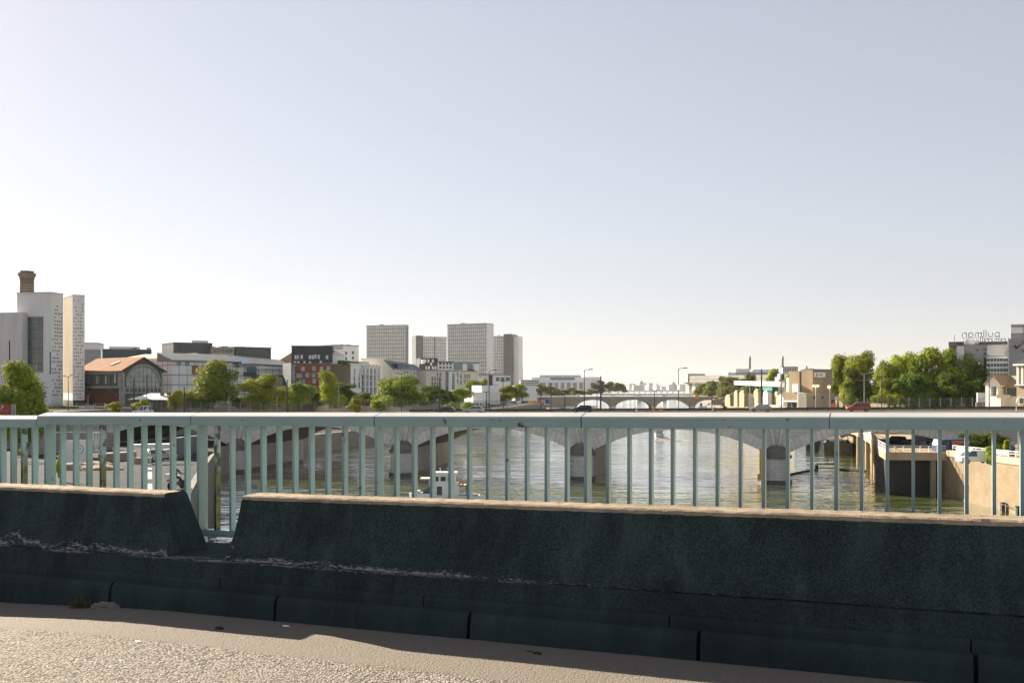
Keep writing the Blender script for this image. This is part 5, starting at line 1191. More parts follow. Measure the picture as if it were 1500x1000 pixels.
for k in range(8): m.box(f.x(1197.6) + k * .24, f.x(1197.6) + k * .24 + .17, -.185, -.163, f.z(549.7, 1200), f.z(548.1, 1200) + (.06 if k in (0, 4) else 0))
m.build('sign_lettering', 'signgrey', b_)
# silos and hoppers left of it, each a thing
def silo(p0, p1, top, Y, label, mt='concrete_sand', back=None):
    f = Fr('silo_tower', label, 'silo', (p0, Y + (p1 - p0) * .5), (p1, Y), GZ); x1 = f.W; h = f.z(top)
    m = MB(); m.extr([(0, 0), (x1, 0), (x1, h - .5), (x1 * .75, h), (x1 * .25, h), (0, h - .5)], 0, 1.3); me = m.mesh('shaft', mt); fixn(me); put('shaft', me, f.o)
    m = MB(); m.box(x1 * .2, x1 * .8, .2, 1.1, h, h + .25); m.build('cap', 'zinc_light', f.o)
    if back: MB().box(x1 - .3, x1 - .02, 1.31, 1.31 + (back - p1) / F * Y * 1.35, 0, h - .6).build('shaded_panel', 'concrete_grey', f.o)
    return f
silo(1062, 1069.5, 579, 300, 'short isolated sandy silo at the left end of the cement works', 'concrete_sand'); silo(1075, 1080, 572.5, 290, 'slim sandy silo second from the left end of the cement works', 'concrete_sand'); silo(1083, 1090, 573, 285, 'sandy silo with a shaded wall on its right', 'concrete_sand', 1099)
silo(1104, 1110.5, 571, 280, 'broad pale hopper left of the thick dark pole'); silo(1118, 1124, 573, 275, 'pale hopper right of the thick dark pole', 'concrete'); silo(1127.5, 1132.5, 574, 278, 'slim hopper under the conveyor gallery', 'concrete_sand'); silo(1133.5, 1139, 574.5, 272, 'sandy hopper beside the slim one under the gallery', 'concrete_sand'); silo(1139.5, 1147, 578, 268, 'squat cream hopper next to the works building', 'concrete')
f = Fr('conveyor_gallery', 'long pale inclined conveyor gallery above the hoppers', 'conveyor', (1075, 300), (1149, 268), GZ)
xa, xb = 0, f.W; za, zb_ = f.z(561, 1075), f.z(563.0, 1147); m = MB(); m.hexa([(xa, 0, za - .55), (xb, 0, zb_ - .7), (xb, 2, zb_ - .7), (xa, 2, za - .55), (xa, 0, za + .7), (xb, 0, zb_ + .8), (xb, 2, zb_ + .8), (xa, 2, za + .7)]); me = m.mesh('gallery', 'hotel_grey'); fixn(me); put('gallery', me, f.o)
for px in (1096, 1131): f.box('leg', px - .5, px + .5, 563, None, .5, 1, 'iron')
f.box('green_hopper', 1117.5, 1131, 567, 573.5, 0, 2, 'signgreen'); f.box('silver_tank', 1133, 1139, 552, 559, .4, 1.6, 'greymetal')
t = Fr('lattice_tower', 'grey steel frame with white box left of the works building', 'frame tower', (1142, 262), (1149, 262), GZ)
for px in (1143, 1148):
    for d in (0, 1.4): t.box('post', px - .35, px + .35, 546, None, d, d + .15, 'greymetal')
t.box('cabin', 1141.5, 1145, 547.5, 555, -.2, 1.4, 'signwhite'); t.box('dark_hatch', 1145.2, 1149, 547.5, 556, 0, 1.4, 'iron')
for py in (557, 566, 576, 586):
    m = MB(); m.tube([(t.x(1143), .07, t.z(py)), (t.x(1148), .07, t.z(py - 7))], .07, 5); m.build('brace', 'greymetal', t.o)
# rubble wall and spoil along the works quay
f = Fr('works_wall', 'long low pale wall strewn with sandy spoil before the cement works', 'wall', (1045, 330), (1150, 262), GZ); f.box('wall', 1045, 1150, 591, None, 0, .5, 'beige')
def heap(px, Y, w_, h, label, mt, seed, gz=GZ):
    q = random.Random(seed); bm = bmesh.new(); bmesh.ops.create_icosphere(bm, subdivisions=4, radius=1)
    for v in bm.verts:
        k = 1 + .25 * math.sin(v.co.x * 5 + seed) * math.sin(v.co.y * 4) + q.uniform(-.05, .05); v.co.x *= w_ * k; v.co.y *= w_ * .6 * k; v.co.z = max(0, v.co.z) * h * k
    me = bpy.data.meshes.new('spoil_heap'); bm.to_mesh(me); bm.free(); me.materials.append(MAT[mt]); o = put('spoil_heap', me, None, (X(px, Y), Y, gz)); tag(o, label, 'spoil heap')
MAT['spoil'] = M('sandy_spoil', (.34, .27, .19), (.21, .165, .115), 1.2, .95); MAT['spoilpale'] = M('pale_gravel', (.40, .36, .32), (.26, .23, .20), 1.5, .95)
heap(1055, 320, 4.0, 2.0, 'sandy spoil heap left of the isolated short silo', 'spoil', 1); heap(1096, 300, 3.5, 1.6, 'pale gravel heap between the slim silos and the hoppers', 'spoilpale', 2); heap(1075, 310, 2.2, 1.9, 'white gravel heap at the foot of the slim silo', 'spoilpale', 3)
# lit road lamps on white posts
for px, heads, Y, lb in ((1194.6, (-1, 1), 238, 'white post carrying two glowing amber lamps in front of the works building'), (1215.5, (-.6,), 240, 'white T topped post with one glowing amber lamp beside the trees')):
    h = Z(564.5, Y) - GZ; t = thing('road_lamp', lb, 'lamp post', (X(px, Y), Y, GZ)); m = MB(); m.lathe([(.11, 0), (.08, h)], n=8); m.build('pole', 'whitemetal', t)
    MB().box(-.7, .7, -.06, .06, h, h + .1).build('arm', 'whitemetal', t)
    for s in heads:
        m = MB(); z0 = h - (.05 if len(heads) == 2 else .35); m.lathe([(0, z0 - .32), (.26, z0 - .18), (.30, z0), (.22, z0 + .16), (0, z0 + .2)], s * .46 if len(heads) == 2 else -.25, -.12, 12); m.build('lamp', 'amber', t, True)
# excavators
def excavator(px, Y, label, arm, mt='orangepaint', mt2=None):
    t = thing('excavator', label, 'excavator', (X(px, Y), Y, GZ), 0)
    for s in (-1, 1):
        m = MB(); m.extr([(-1.5, .15), (-1.3, 0), (1.3, 0), (1.5, .15), (1.5, .55), (1.3, .7), (-1.3, .7), (-1.5, .55)], s * .9 - .25, s * .9 + .25); me = m.mesh('track', 'black'); fixn(me); put('track', me, t)
    m = MB(); m.extr([(-1.6, .75), (.9, .75), (.9, 1.6), (-.6, 1.8), (-1.6, 1.6)], -1.0, 1.0); me = m.mesh('body', mt); fixn(me); put('body', me, t)
    m = MB(); m.extr([(.0, 1.6), (.9, 1.6), (.75, 2.6), (.1, 2.6)], -.95, .0); me = m.mesh('cab', 'glass'); fixn(me); put('cab', me, t)
    a, b_, c = [Vector((X(p, Y) - X(px, Y), .5, Z(z, Y) - GZ)) for p, z in arm]
    m = MB(); m.tube([a, (a + b_) / 2 + Vector((0, 0, .25)), b_], [.34, .42, .28], 6); m.build('boom', mt, t)
    m = MB(); m.tube([b_ + Vector((0, .05, .1)), c], [.34, .2], 6); m.build('stick', mt2 or mt, t)
    m = MB(); m.extr([(c.x - .5, c.z + .2), (c.x + .4, c.z + .2), (c.x + .5, c.z - .4), (c.x - .1, c.z - .75), (c.x - .55, c.z - .3)], c.y - .5, c.y + .5); me = m.mesh('bucket', 'darkmetal'); fixn(me); put('bucket', me, t)
excavator(1204, 246, 'orange excavator with folded boom in front of the works building', ((1200.8, 596), (1206.3, 587.5), (1207, 598)))
excavator(1217, 244, 'orange and sand excavator below the single amber lamp', ((1211, 580), (1217.5, 580), (1217, 598)), mt2='concrete_sand')
# ------------------------------------------------------------------ right bank: hotel, house, pavilion
f = Fr('hotel_building', 'curved grey hotel with white balconies and roof letters at the right', 'hotel', (1404, 262), (1476, 257.2), GZ)
f.box('wall', 1412, 1476, 503.5, None, .3, 14, 'hotel_grey'); f.box('sunlit_end', 1401.5, 1411.5, 507, None, -1.2, 8, 'plaster'); f.box('corner_slot', 1398.5, 1401.4, 505, None, 0, 5, 'glass'); f.box('left_wing', 1390, 1398.4, 507.5, None, .5, 9, 'beige'); f.box('left_roof', 1389.5, 1412, 500.5, 506.5, -.4, 8, 'zinc'); f.box('roof_rail', 1401, 1412, 501, 504, -.9, -.8, 'iron'); f.box('roof_rail', 1433, 1476, 500.3, 504.5, -.3, -.2, 'slate')
for k in range(22): f.box('baluster', 1433.5 + k * 1.95, 1434.1 + k * 1.95, 499.5, 504.6, -.42, -.31, 'greymetal')
f.box('roof_box', 1413, 1432, 498.5, 504, 2, 8, 'concrete'); f.box('roof_box', 1427, 1434, 499.5, 503, -.5, 2, 'plaster'); f.box('antenna', 1397.9, 1398.5, 490, 501, 2, 2.12, 'iron')
f.wins([(1442.5, 511.5), (1442.5, 518)], 3.2 * .2, .8, 'glass', 'hotel_grey', y=.25); f.wins([(1432, 512.5)], .5, .5, 'glass', 'hotel_grey', y=.25)
f.box('dark_slot', 1441, 1446, 523, 549, .1, .5, 'slate'); f.box('terrace', 1449, 1477, 519, 521, -1.6, .2, 'plaster'); f.box('setback_wall', 1446, 1477, 505, 520, .1, .35, 'concrete')
for k in range(5):
    py = 522 + k * 7.4; f.box('balcony', 1445, 1477, py, py + 3.3, -2.2, -1.8, 'plaster'); f.box('ribbon_window', 1445, 1477, py + 3.3, py + 7.0, -1.2, .2, 'glassblue')
    for j in range(6): f.box('window_pier', 1450 + j * 4.6, 1450.9 + j * 4.6, py + 3.3, py + 7.0, -1.35, -1.22, 'concrete')
# roof letters: strokes on stilts, front row seen from behind
def letters(word, name, parent, x0, y, z0, sz, sy, mirror, r):
    P = {'p': [[(0, -.55), (0, 1)], 'o'], 'u': [[(0, 1), (0, .4), (.12, .12), (.4, 0), (.68, .12), (.8, .4), (.8, 1)]], 'l': [[(0, 0), (0, 1.6)]],
         'm': [[(0, 0), (0, 1)], [(0, .7), (.15, .93), (.35, 1), (.55, .9), (.6, .65), (.6, 0)], [(.6, .7), (.75, .93), (.95, 1), (1.15, .9), (1.2, .65), (1.2, 0)]], 'a': ['o', [(.8, 1), (.8, 0)]], 'n': [[(0, 0), (0, 1)], [(0, .65), (.15, .92), (.4, 1), (.65, .9), (.8, .6), (.8, 0)]]}
    wd = {'p': .8, 'u': .8, 'l': 0, 'm': 1.2, 'a': .8, 'n': .8}
    tot = sum(wd[c] for c in word) + .42 * (len(word) - 1); cur = 0
    for c in word:
        m = MB()
        for s in P[c]:
            pts = [(.4 + .4 * math.cos(k * math.pi / 8), .5 + .5 * math.sin(k * math.pi / 8)) for k in range(17)] if s == 'o' else s
            pts = [((tot - (cur + u)) if mirror else (cur + u), v) for u, v in pts]
            for (a, b_) in zip(pts[:-1], pts[1:]): m.tube([(x0 + a[0] * sz, y, z0 + a[1] * sy), (x0 + b_[0] * sz, y, z0 + b_[1] * sy)], r, 5)
        m.build(name, 'signgrey', parent); cur += wd[c] + .42
s_ = thing('roof_sign', 'grey outlined roof letters seen from behind, upper row mirrored, on the hotel roof', 'sign', f.o.location + Vector((f.d.x * f.x(1409.5), f.d.y * f.x(1409.5), f.z(503.5, 1440))), f.o.rotation_euler.z)
o_ = f.x(1409.5)
zr_ = f.z(503.5, 1440)
sz = (f.x(1464) - f.x(1409.8)) / (sum((.8, .8, 0, 0, 1.2, .8, .8)) + .42 * 6)
letters('pullman', 'letter', s_, 0, .3, f.z(493.2, 1436) - zr_, sz, 1.12, True, .10)
letters('pullman', 'letter', s_, f.x(1416) - o_, 6.5, f.z(501.2, 1440) - zr_, sz * 1.08, 1.15, False, .10)
m = MB()
for px in range(1412, 1474, 6): m.box(f.x(px) - o_ - .04, f.x(px) - o_ + .04, .5, .58, -2, f.z(494, px) - zr_)
m.box(0, f.x(1464) - o_, .5, .58, f.z(494.2, 1436) - zr_ - .05, f.z(494.2, 1436) - zr_ + .05); m.build('support_frame', 'greymetal', s_)
f = Fr('hotel_tower', 'tall grey block with dark bird emblem, cut by the right edge of the frame', 'tower', (1477.5, 253), (1530, 249.4), GZ)
f.box('wall', 1477.5, 1530, 495.5, None, 0, 10, 'hotel_grey'); f.box('sunlit_edge', 1476.6, 1477.6, 494, None, -.1, 3, 'plaster'); f.box('upper_block', 1481, 1535, 474, 495, 3, 10, 'zinc_light'); f.box('glazed_band', 1481, 1530, 478, 488, 2.8, 3.05, 'curtain'); f.box('blue_window', 1497, 1515, 498, 504, -.15, .1, 'glassblue'); f.box('blue_window', 1497, 1515, 511, 516, -.15, .1, 'glassblue'); f.box('roof_trim', 1480.6, 1535, 473.4, 475, 2.7, 10.1, 'cream')
m = MB(); pts = [(1484.2, 507.2), (1486.5, 505.4), (1488.2, 505.8), (1489, 508), (1491.5, 506.3), (1495.8, 503.6), (1496.0, 504.9), (1492.5, 507.8), (1489.5, 510.6), (1487.6, 510.9), (1487.2, 508.6), (1486.5, 507.3), (1484.6, 508)]
m.extr([(f.x(a), f.z(b_, a)) for a, b_ in pts], -.2, -.02); me = m.mesh('bird_emblem', 'darkmetal'); fixn(me); put('bird_emblem', me, f.o)
f = Fr('gabled_house', 'white gabled house with sandy roof and dark open bays behind the fence', 'house', (1443, 215), (1470, 211.7), GZ + 1.2)
f.box('side_range', 1466, 1492, 565, None, 2, 7, 'concrete'); f.box('base_wall', 1443.5, 1466, 580, None, 0, 6, 'plaster'); f.box('upper_wall', 1443.5, 1466, 563, 566, 0, 6, 'plaster')
for a, b_ in ((1443.5, 1451), (1459.5, 1462)): f.box('pier', a, b_, 565.8, 580.2, -.02, 6, 'plaster')
m = MB(); m.extr([(f.x(1443.5), f.z(563.2)), (f.x(1466), f.z(563.2)), (f.x(1455), f.z(550))], -.02, .3); me = m.mesh('gable', 'plaster'); fixn(me); put('gable', me, f.o)
m = MB(); xa, xm, xb = f.x(1442.5), f.x(1455), f.x(1467.5); m.extr([(xa, f.z(563.8)), (xm, f.z(549.6)), (xb, f.z(564.5)), (xb, f.z(563.3)), (xm, f.z(548.6)), (xa, f.z(562.6))], -.5, 7.5); me = m.mesh('roof', 'concrete_sand'); fixn(me); put('roof', me, f.o)
sloproof(f, 'side_roof', 1456, 1493, 565, 565, 549.8, 549.8, 1.6, 6.5, 'concrete_sand'); f.box('dark_bay', 1451, 1466, 566, 580, 3, 3.3, 'glass'); f.box('dark_bay', 1468, 1490, 568, 580, 1.9, 2.1, 'iron'); f.box('parapet', 1462, 1482, 578, 583, -.6, -.3, 'beige')
f = Fr('stone_pavilion', 'tall cream stone pavilion with pediment at the right edge of the frame', 'pavilion', (1489, 205), (1540, 198.6), GZ)
f.box('wall', 1489, 1540, 534, None, 0, 10, 'concrete_sand'); f.box('cornice', 1486.5, 1542, 532.5, 535, -.7, 10, 'cream')
for px in (1490.5, 1497, 1503.5): f.box('pilaster', px, px + 3.2, 536, 563, -.35, .1, 'cream')
m = MB(); m.extr([(f.x(1487), f.z(532.4)), (f.x(1541), f.z(532.4)), (f.x(1513), f.z(520))], -.5, 9); me = m.mesh('pediment', 'slate'); fixn(me); put('pediment', me, f.o)
f.box('string_course', 1488, 1540, 563, 564.6, -.45, .1, 'cream'); f.wins([(1497, 587)], 1, 1.2, 'glass', 'cream')
f = Fr('boundary_wall', 'sunlit white and sandy boundary wall between the last tree and the gabled house', 'wall', (1430, 230), (1500, 229), GZ); f.box('wall', 1430, 1500, 589, None, 0, .4, 'beige'); f.box('white_panel', 1432, 1443, 575, 588.8, .1, .5, 'plaster'); f.box('sign_post', 1461, 1465, 582.5, None, -.3, -.1, 'signwhite')
# ------------------------------------------------------------------ right bank: pile viaduct, railings, road and vehicles
DK = [(70.4, 161.2), (61.0, 162.5), (64, 174), (70, 192), (77, 215), (86, 250), (93.5, 300), (93.5, 301), (95, 301)]
vt = thing('pile_viaduct', 'concrete road deck on piles standing over the water at the right bank', 'viaduct', (0, 0, 0))
poly = DK[:8] + [(97, 300), (97, 255), (90, 200), (80, 165), (80, 161.2)]
m = MB(); m.extr(poly, -11.75, -10.45, 'z'); me = m.mesh('deck', 'concrete_sand'); fixn(me); put('deck', me, vt)
m = MB()
for (a, b_) in zip(DK[1:6], DK[2:7]): m.hexa([(a[0], a[1], -10.45), (a[0] + .35, a[1] + .1, -10.45), (b_[0] + .35, b_[1] + .1, -10.45), (b_[0], b_[1], -10.45), (a[0], a[1], -10.15), (a[0] + .35, a[1] + .1, -10.15), (b_[0] + .35, b_[1] + .1, -10.15), (b_[0], b_[1], -10.15)])
m.build('edge_kerb', 'concrete', vt)
m = MB(); m.hexa([(61.6, 163.6, -20), (62.0, 163.6, -20), (70.6, 191.5, -20), (70.2, 191.5, -20), (61.6, 163.6, -11.72), (62.0, 163.6, -11.72), (70.6, 191.5, -11.72), (70.2, 191.5, -11.72)]); m.box(62.01, 70.3, 163.6, 163.9, -20, -11.72); me = m.mesh('underdeck_shade_skirt', 'black'); fixn(me); put('underdeck_shade_skirt', me, vt)  # added black skirt, stands in for the deep shade under the deck
m = MB(); m.box(68.6, 69.3, 162.7, 163.4, -20, -11.75); m.build('corner_pile', 'beige', vt)
pm = MB().lathe([(.55, -20), (.55, -11.7)], n=12).mesh('pile', 'concrete_sand')
for x, y in ((71.4, 194), (73.5, 201), (77, 212), (80, 224), (83.4, 237), (86.4, 248)): put('pile', pm, vt, (x, y, 0))
def railing(pts, h, n, label, mt='whitemetal', bars=3):
    t = thing('quay_railing', label, 'railing', (0, 0, 0)); pm = MB().box(-.05, .05, -.05, .05, 0, h).mesh('post', mt)
    for a, b_ in zip(pts[:-1], pts[1:]):
        A, B = Vector(a), Vector(b_); k = max(1, int((B - A).length / n))
        for i in range(k): put('post', pm, t, A.lerp(B, i / k))
        for j in range(bars): z = Vector((0, 0, h * (j + 1) / bars)); m = MB(); m.tube([A + z, B + z], .055 if j == bars - 1 else .035, 5); m.build('rail', mt, t)
    return t
railing([(61.1, 162.8, -10.15), (64.1, 174, -10.15), (70.1, 192, -10.15), (77.1, 215, -10.15), (86.1, 250, -10.15), (93.6, 299, -10.15)], 1.0, 2.2, 'white railing following the curved edge of the pile viaduct', bars=2)
railing([(61.1, 162.4, -10.45), (70.3, 161.25, -10.45)], 1.05, 1.3, 'short white railing across the near end of the pile viaduct', bars=3)
railing([(71.1, 160.5, -10.0), (71.1, 60, -8.7)], .75, 2.0, 'long white railing on top of the sunlit quay wall', bars=2)
# right-bank road furniture and slope
f = Fr('stone_parapet', 'sandy sloping parapet beside the expressway seen through the right arch', 'parapet', (1262, 250), (1286, 205), -11); f.box('wall', 1262, 1286, 642, None, 0, .5, 'sandwall')
bx_ = lambda n, l, c, px, Y, rz, *a, **k: car(n, l, c, (X(px, Y), Y, k.pop('z', -10.88)), rz, *a, **k)
bx_('white_van', 'white van parked behind the railing on the sunlit quay', 'van', 1428, 139, math.pi, 'white', 4.6, 1.9, 1.9, 'van', z=-10.55)
bx_('white_car', 'small white car on the expressway, farthest from the railing', 'car', 1284, 235, 1.9, 'white', 3.9, 1.7, 1.45, 'hatch')
bx_('dark_car', 'dark car under the right arch with glowing tail lamps', 'car', 1312, 188, 1.9, 'darkcar', 4.4, 1.8, 1.8, 'mpv')
bx_('dark_car', 'second dark car close behind the one under the right arch', 'car', 1327, 182, 1.9, 'darkcar', 4.2, 1.75, 1.5, 'hatch')
bx_('dark_car', 'dark car nearest the short white railing of the viaduct', 'car', 1342, 178, 1.9, 'darkcar', 4.2, 1.75, 1.45, 'estate')
bx_('dark_car', 'dark car beneath the white lorry at the end of the viaduct', 'car', 1369, 176, 2.6, 'darkcar', 4.4, 1.75, 1.5, 'estate')
def truck(px, Y, rz, L, Hc, label, box, cabm, stripe=None, z=-10.88):
    t = thing('lorry', label, 'lorry', (X(px, Y), Y, z), rz)
    m = MB(); m.box(-L / 2, L / 2 - 1.9, -1.2, 1.2, .9, Hc); me = m.mesh('cargo_box', box); put('cargo_box', me, t).modifiers.new('b', 'BEVEL').width = .05
    m = MB(); m.extr([(L / 2 - 1.8, .5), (L / 2, .5), (L / 2, 1.5), (L / 2 - .3, 2.4), (L / 2 - 1.8, 2.5)], -1.1, 1.1); me = m.mesh('cab', cabm); fixn(me); cb = put('cab', me, t)
    for s in (-1, 1): MB().box(L / 2 - 1.3, L / 2 - .45, s * 1.1, s * 1.12, 1.5, 2.2).build('side_window', 'glass', cb)
    for wx in (-L / 2 + 1, L / 2 - 1.1):
        for s in (-1, 1): m = MB(); m.tube([(0, s * .95, 0), (0, s * 1.2, 0)], .45, 14); m.build('wheel', 'black', t, loc=(wx, 0, .45))
    MB().box(-L / 2, L / 2 - .3, -.5, .5, .5, .88).build('chassis', 'darkmetal', t)
    if stripe:
        for s in (-1, 1): MB().box(-L / 2 + 1.1, L / 2 - 2.1, s * 1.2, s * 1.22, Hc - .75, Hc - .25).build('orange_stripe', stripe, t)
        for s in (-1, 1): MB().box(-L / 2 + .2, -L / 2 + 1.0, s * 1.2, s * 1.22, Hc - .75, Hc - .25).build('lilac_panel', 'signwhite', t)
    return t
truck(1378, 186, .15, 9, 3.6, 'white lorry with long pale box on the right bank expressway', 'white', 'white')
truck(1393, 164, math.pi + .15, 5.4, 2.5, 'dark blue lorry with orange stripe behind the quay railing', 'bluetruck', 'bluetruck', 'orangepaint')
def bush(px, w_, top, Y, gz, kind, label, i=0):
    W = w_ / F * Y; H = Z(top, Y) - gz; c, tr = proto(kind, i); t = thing('bush', label, 'bush', (X(px, Y), Y, gz), i * 1.7)
    o = put('crown', c, t, (0, 0, -.05 * H)); o.scale = (W, W, H * 1.05); o = put('stem', tr, t); o.scale = (W * .6, W * .6, H * .8)
bush(1424, 56, 634, 166, -10.9, 'dark', 'big dark bush in front of the bridge abutment at right', 0); bush(1456, 50, 632, 164, -10.9, 'dark', 'second big dark bush at the bridge abutment, nearer the right edge', 1)
bush(1450, 22, 652, 137, -10.4, 'young', 'pale green bush behind the railing right of the white van', 2); bush(1474, 18, 642, 158, -10.7, 'young', 'light leafy shoot at the right side of the dark bushes', 3)
t = thing('sign_post', 'pale post with blue disc beside the right bank bushes', 'sign', (X(1492, 140), 140, -10.6)); m = MB(); m.lathe([(.09, 0), (.08, 4.4)], n=8); m.build('pole', 'greymetal', t); m = MB(); m.tube([(-.9, -.1, 2.1), (-.9, -.14, 2.1)], .4, 14); m.build('disc', 'signblue', t); MB().box(-.9, 0, -.05, .0, 2.05, 2.15).build('bracket', 'greymetal', t)
f = Fr('concrete_block_wall', 'low concrete blocks behind the railing beside the right bank bushes', 'wall', (1400, 156), (1500, 146), -10.8); f.box('wall', 1400, 1425, 655, None, 0, .5, 'concrete_grey'); f.box('wall', 1456, 1478, 659, None, 0, .5, 'concrete_grey'); f.box('wall', 1474, 1500, 652, None, 2, 2.5, 'concrete_sand')
for px, py, lb in ((1469.3, 741, 'dark mooring bollard at the foot of the sunlit quay wall'), (1492, 747, 'second dark mooring bollard on the quay wall, nearer the right edge')):
    Y = 70.0 / ((px - CX) / F); m = MB(); m.box(-.22, .22, -.25, .25, -1.2, .9).box(-.3, .3, -.32, .32, .9, 1.0); t = m.build('mooring_post', 'darkmetal', None, loc=(69.95, Y, WZ + .3)); tag(t, lb, 'bollard')
t = MB().tube([(69.7, 70.0 / ((1469 - CX) / F), WZ + 1.1), (69.75, 139, WZ + .9), (69.7, 70.0 / ((1492 - CX) / F), WZ + 1.1)], .05, 5).build('mooring_chain', 'darkmetal'); tag(t, 'thin dark chain strung between the two mooring bollards', 'chain')
# ------------------------------------------------------------------ boats
def hull(L, B, H, mt, parent, name='hull', sheer=.3):
    m = MB(); st = [(-.5, .80), (-.4, 1), (-.1, 1), (.2, .95), (.36, .72), (.46, .34), (.5, .04)]; rows = []
    for u, b_ in st:
        zz = H + sheer * max(0, u) * 2; rows.append([(u * L, -B / 2 * b_, zz), (u * L - .1 * (u > .3), -B / 2 * b_ * .8, -.4), (u * L - .1 * (u > .3), B / 2 * b_ * .8, -.4), (u * L, B / 2 * b_, zz)])
    vs = [p for r in rows for p in r]; n = len(rows); fs = []
    for i in range(n - 1):
        for k in range(3): fs.append((i * 4 + k, (i + 1) * 4 + k, (i + 1) * 4 + k + 1, i * 4 + k + 1))
        fs.append((i * 4 + 3, (i + 1) * 4 + 3, (i + 1) * 4, i * 4))
    fs += [(0, 1, 2, 3), tuple((n - 1) * 4 + k for k in (3, 2, 1, 0))]; m.add(vs, fs); me = m.mesh(name, mt); fixn(me); return put(name, me, parent)
Yb = 152; t = thing('work_boat', 'white work boat with tall wheelhouse and square windows behind the railing bars', 'boat', (X(651, Yb), Yb, WZ), math.pi); t.scale = (1.13, 1.1, 1.04)
hull(9.6, 3.2, 1.25, 'white', t); MB().box(-1.9, 1.35, -1.1, 1.1, 1.2, 3.0).build('deckhouse', 'white', t); d = MB().box(-1.5, 1.55, -1.0, 1.0, 3.0, 4.35).build('wheelhouse', 'white', t)
MB().box(-1.75, 1.8, -1.2, 1.2, 4.35, 4.62).build('roof', 'white', t); MB().box(1.9, 3.2, -1.0, 1.0, 3.55, 3.75).build('awning', 'cream', t); MB().box(1.9, 2.0, -.9, .9, 2.4, 3.6).build('awning_post', 'cream', t)
for xx in (-.85, .1, 1.05): MB().box(xx - .34, xx + .34, .98, 1.03, 3.35, 4.0).build('window', 'glass', d)
MB().box(.25, .95, 1.09, 1.13, 1.25, 2.6).build('door', 'glass', t); MB().extr([(1.5, 1.5), (3.0, 1.5), (2.2, 2.5), (1.5, 2.6)], -.9, .9).build('windscreen', 'glassblue', t)
MB().box(1.5, 3.3, -1.1, 1.1, 1.3, 1.55).build('cabin_top', 'white', t); MB().box(3.3, 4.0, -.7, .7, 1.3, 1.9).build('bow_locker', 'cream', t)
for xx in (-.6, .5): m = MB(); m.tube([(xx, 0, 4.6), (xx + .1, 0, 5.25)], .04, 5); m.build('antenna', 'whitemetal', t)
MB().box(-4.5, -2.0, -1.2, 1.2, 1.2, 1.35).build('stern_deck', 'greymetal', t); MB().box(-3.7, -2.9, -.2, .6, 1.35, 2.1).build('engine_box', 'greymetal', t); MB().box(-3.6, -1.95, -1.1, 1.1, 2.55, 2.75).build('canopy', 'cream', t)
for xx in (-3.5, -2.1): MB().box(xx - .04, xx + .04, .95, 1.05, 1.35, 2.55).build('canopy_post', 'whitemetal', t)
for xx in (-2.3, -2.8): m = MB(); m.tube([(xx + .3 * math.cos(k), 1.12, 2.95 + .3 * math.sin(k)) for k in [i * .7854 for i in range(9)]], .09, 6); m.build('lifebuoy', 'lifeorange', t)
person('person', 'person in a green work vest standing at the stern of the white boat', (X(684.5, Yb), Yb - .2, WZ + 1.33), 2.6, STAND, SEDG, ['darkcloth', 'greencloth', 'skin', 'darkcloth'], [.88, 1.5, 1.74])
m = MB(); q_ = random.Random(4)
def foam(x0, x1, Y, w_, n, label, dy=0):
    q = random.Random(int(Y)); m = MB()
    for i in range(n):
        u = q.random(); xx = x0 + (x1 - x0) * u ** 1.3; yy = Y + q.uniform(-w_, w_) * (.3 + u) + dy * u; s = q.uniform(.25, .9) * (1.2 - .5 * u); ang = q.uniform(0, 6.28)
        m.add([(xx + s * math.cos(ang + k * 1.257) * q.uniform(.6, 1.6), yy + s * math.sin(ang + k * 1.257) * q.uniform(.6, 1.2), WZ + .03 + .12 * (k == 5)) for k in range(5)], [(0, 1, 2, 3, 4)])
    o = m.build('wake_foam', 'foam'); tag(o, label, 'foam', kind='stuff')
foam(X(686, Yb), X(738, Yb), Yb, 1.4, 420, 'pale churned wake spreading right from the white work boat')
Yf = 360; t = thing('tour_boat', 'small white boat far off heading under the central arch', 'boat', (X(966, Yf), Yf, WZ), R(80)); hull(9, 3.4, 1.1, 'white', t); MB().box(-3, 1.5, -1.3, 1.3, 1.1, 2.4).build('cabin', 'glasspale', t); MB().box(-3.4, 1.8, -1.5, 1.5, 2.4, 2.6).build('roof', 'white', t); MB().box(-.5, 1.2, -.8, .8, 2.6, 3.6).build('wheelhouse', 'redboard', t)
q_ = random.Random(8); m = MB()
for i in range(500):
    u = q_.random(); yy = Yf - 4 - 26 * u; xx = X(966, Yf) + q_.uniform(-1, 1) * (1.3 + 5 * u); s = q_.uniform(.2, .8); a = q_.uniform(0, 6.28)
    m.add([(xx + s * math.cos(a + k * 1.257), yy + s * math.sin(a + k * 1.257), WZ + .03) for k in range(5)], [(0, 1, 2, 3, 4)])
tag(m.build('wake_foam', 'foam'), 'long pale wake trailing behind the small far boat', 'foam', kind='stuff')
def barge(px, Y, L, B, H, label, rz):
    t = thing('barge', label, 'barge', (X(px, Y), Y, WZ), rz); m = MB(); m.extr([(-B / 2, -.5), (B / 2, -.5), (B / 2 + .15, H), (-B / 2 - .15, H)], 0, L, 'x'); me = m.mesh('hull', 'darkcar'); fixn(me); put('hull', me, t)
    m = MB(); m.box(.4, L - .4, -B / 2 + .4, B / 2 - .4, H, H + .35); m.build('hatch_cover', 'iron', t)
    for k in range(3): MB().box(.3, .9, -B / 2 + .8 + k * (B - 2) / 2, -B / 2 + 1.4 + k * (B - 2) / 2, H, H + .8).build('deck_fitting', 'darkmetal', t)
    MB().box(-.12, .0, -B / 2 + .3, B / 2 - .3, H - .5, H - .3).build('rubbing_band', 'iron', t)
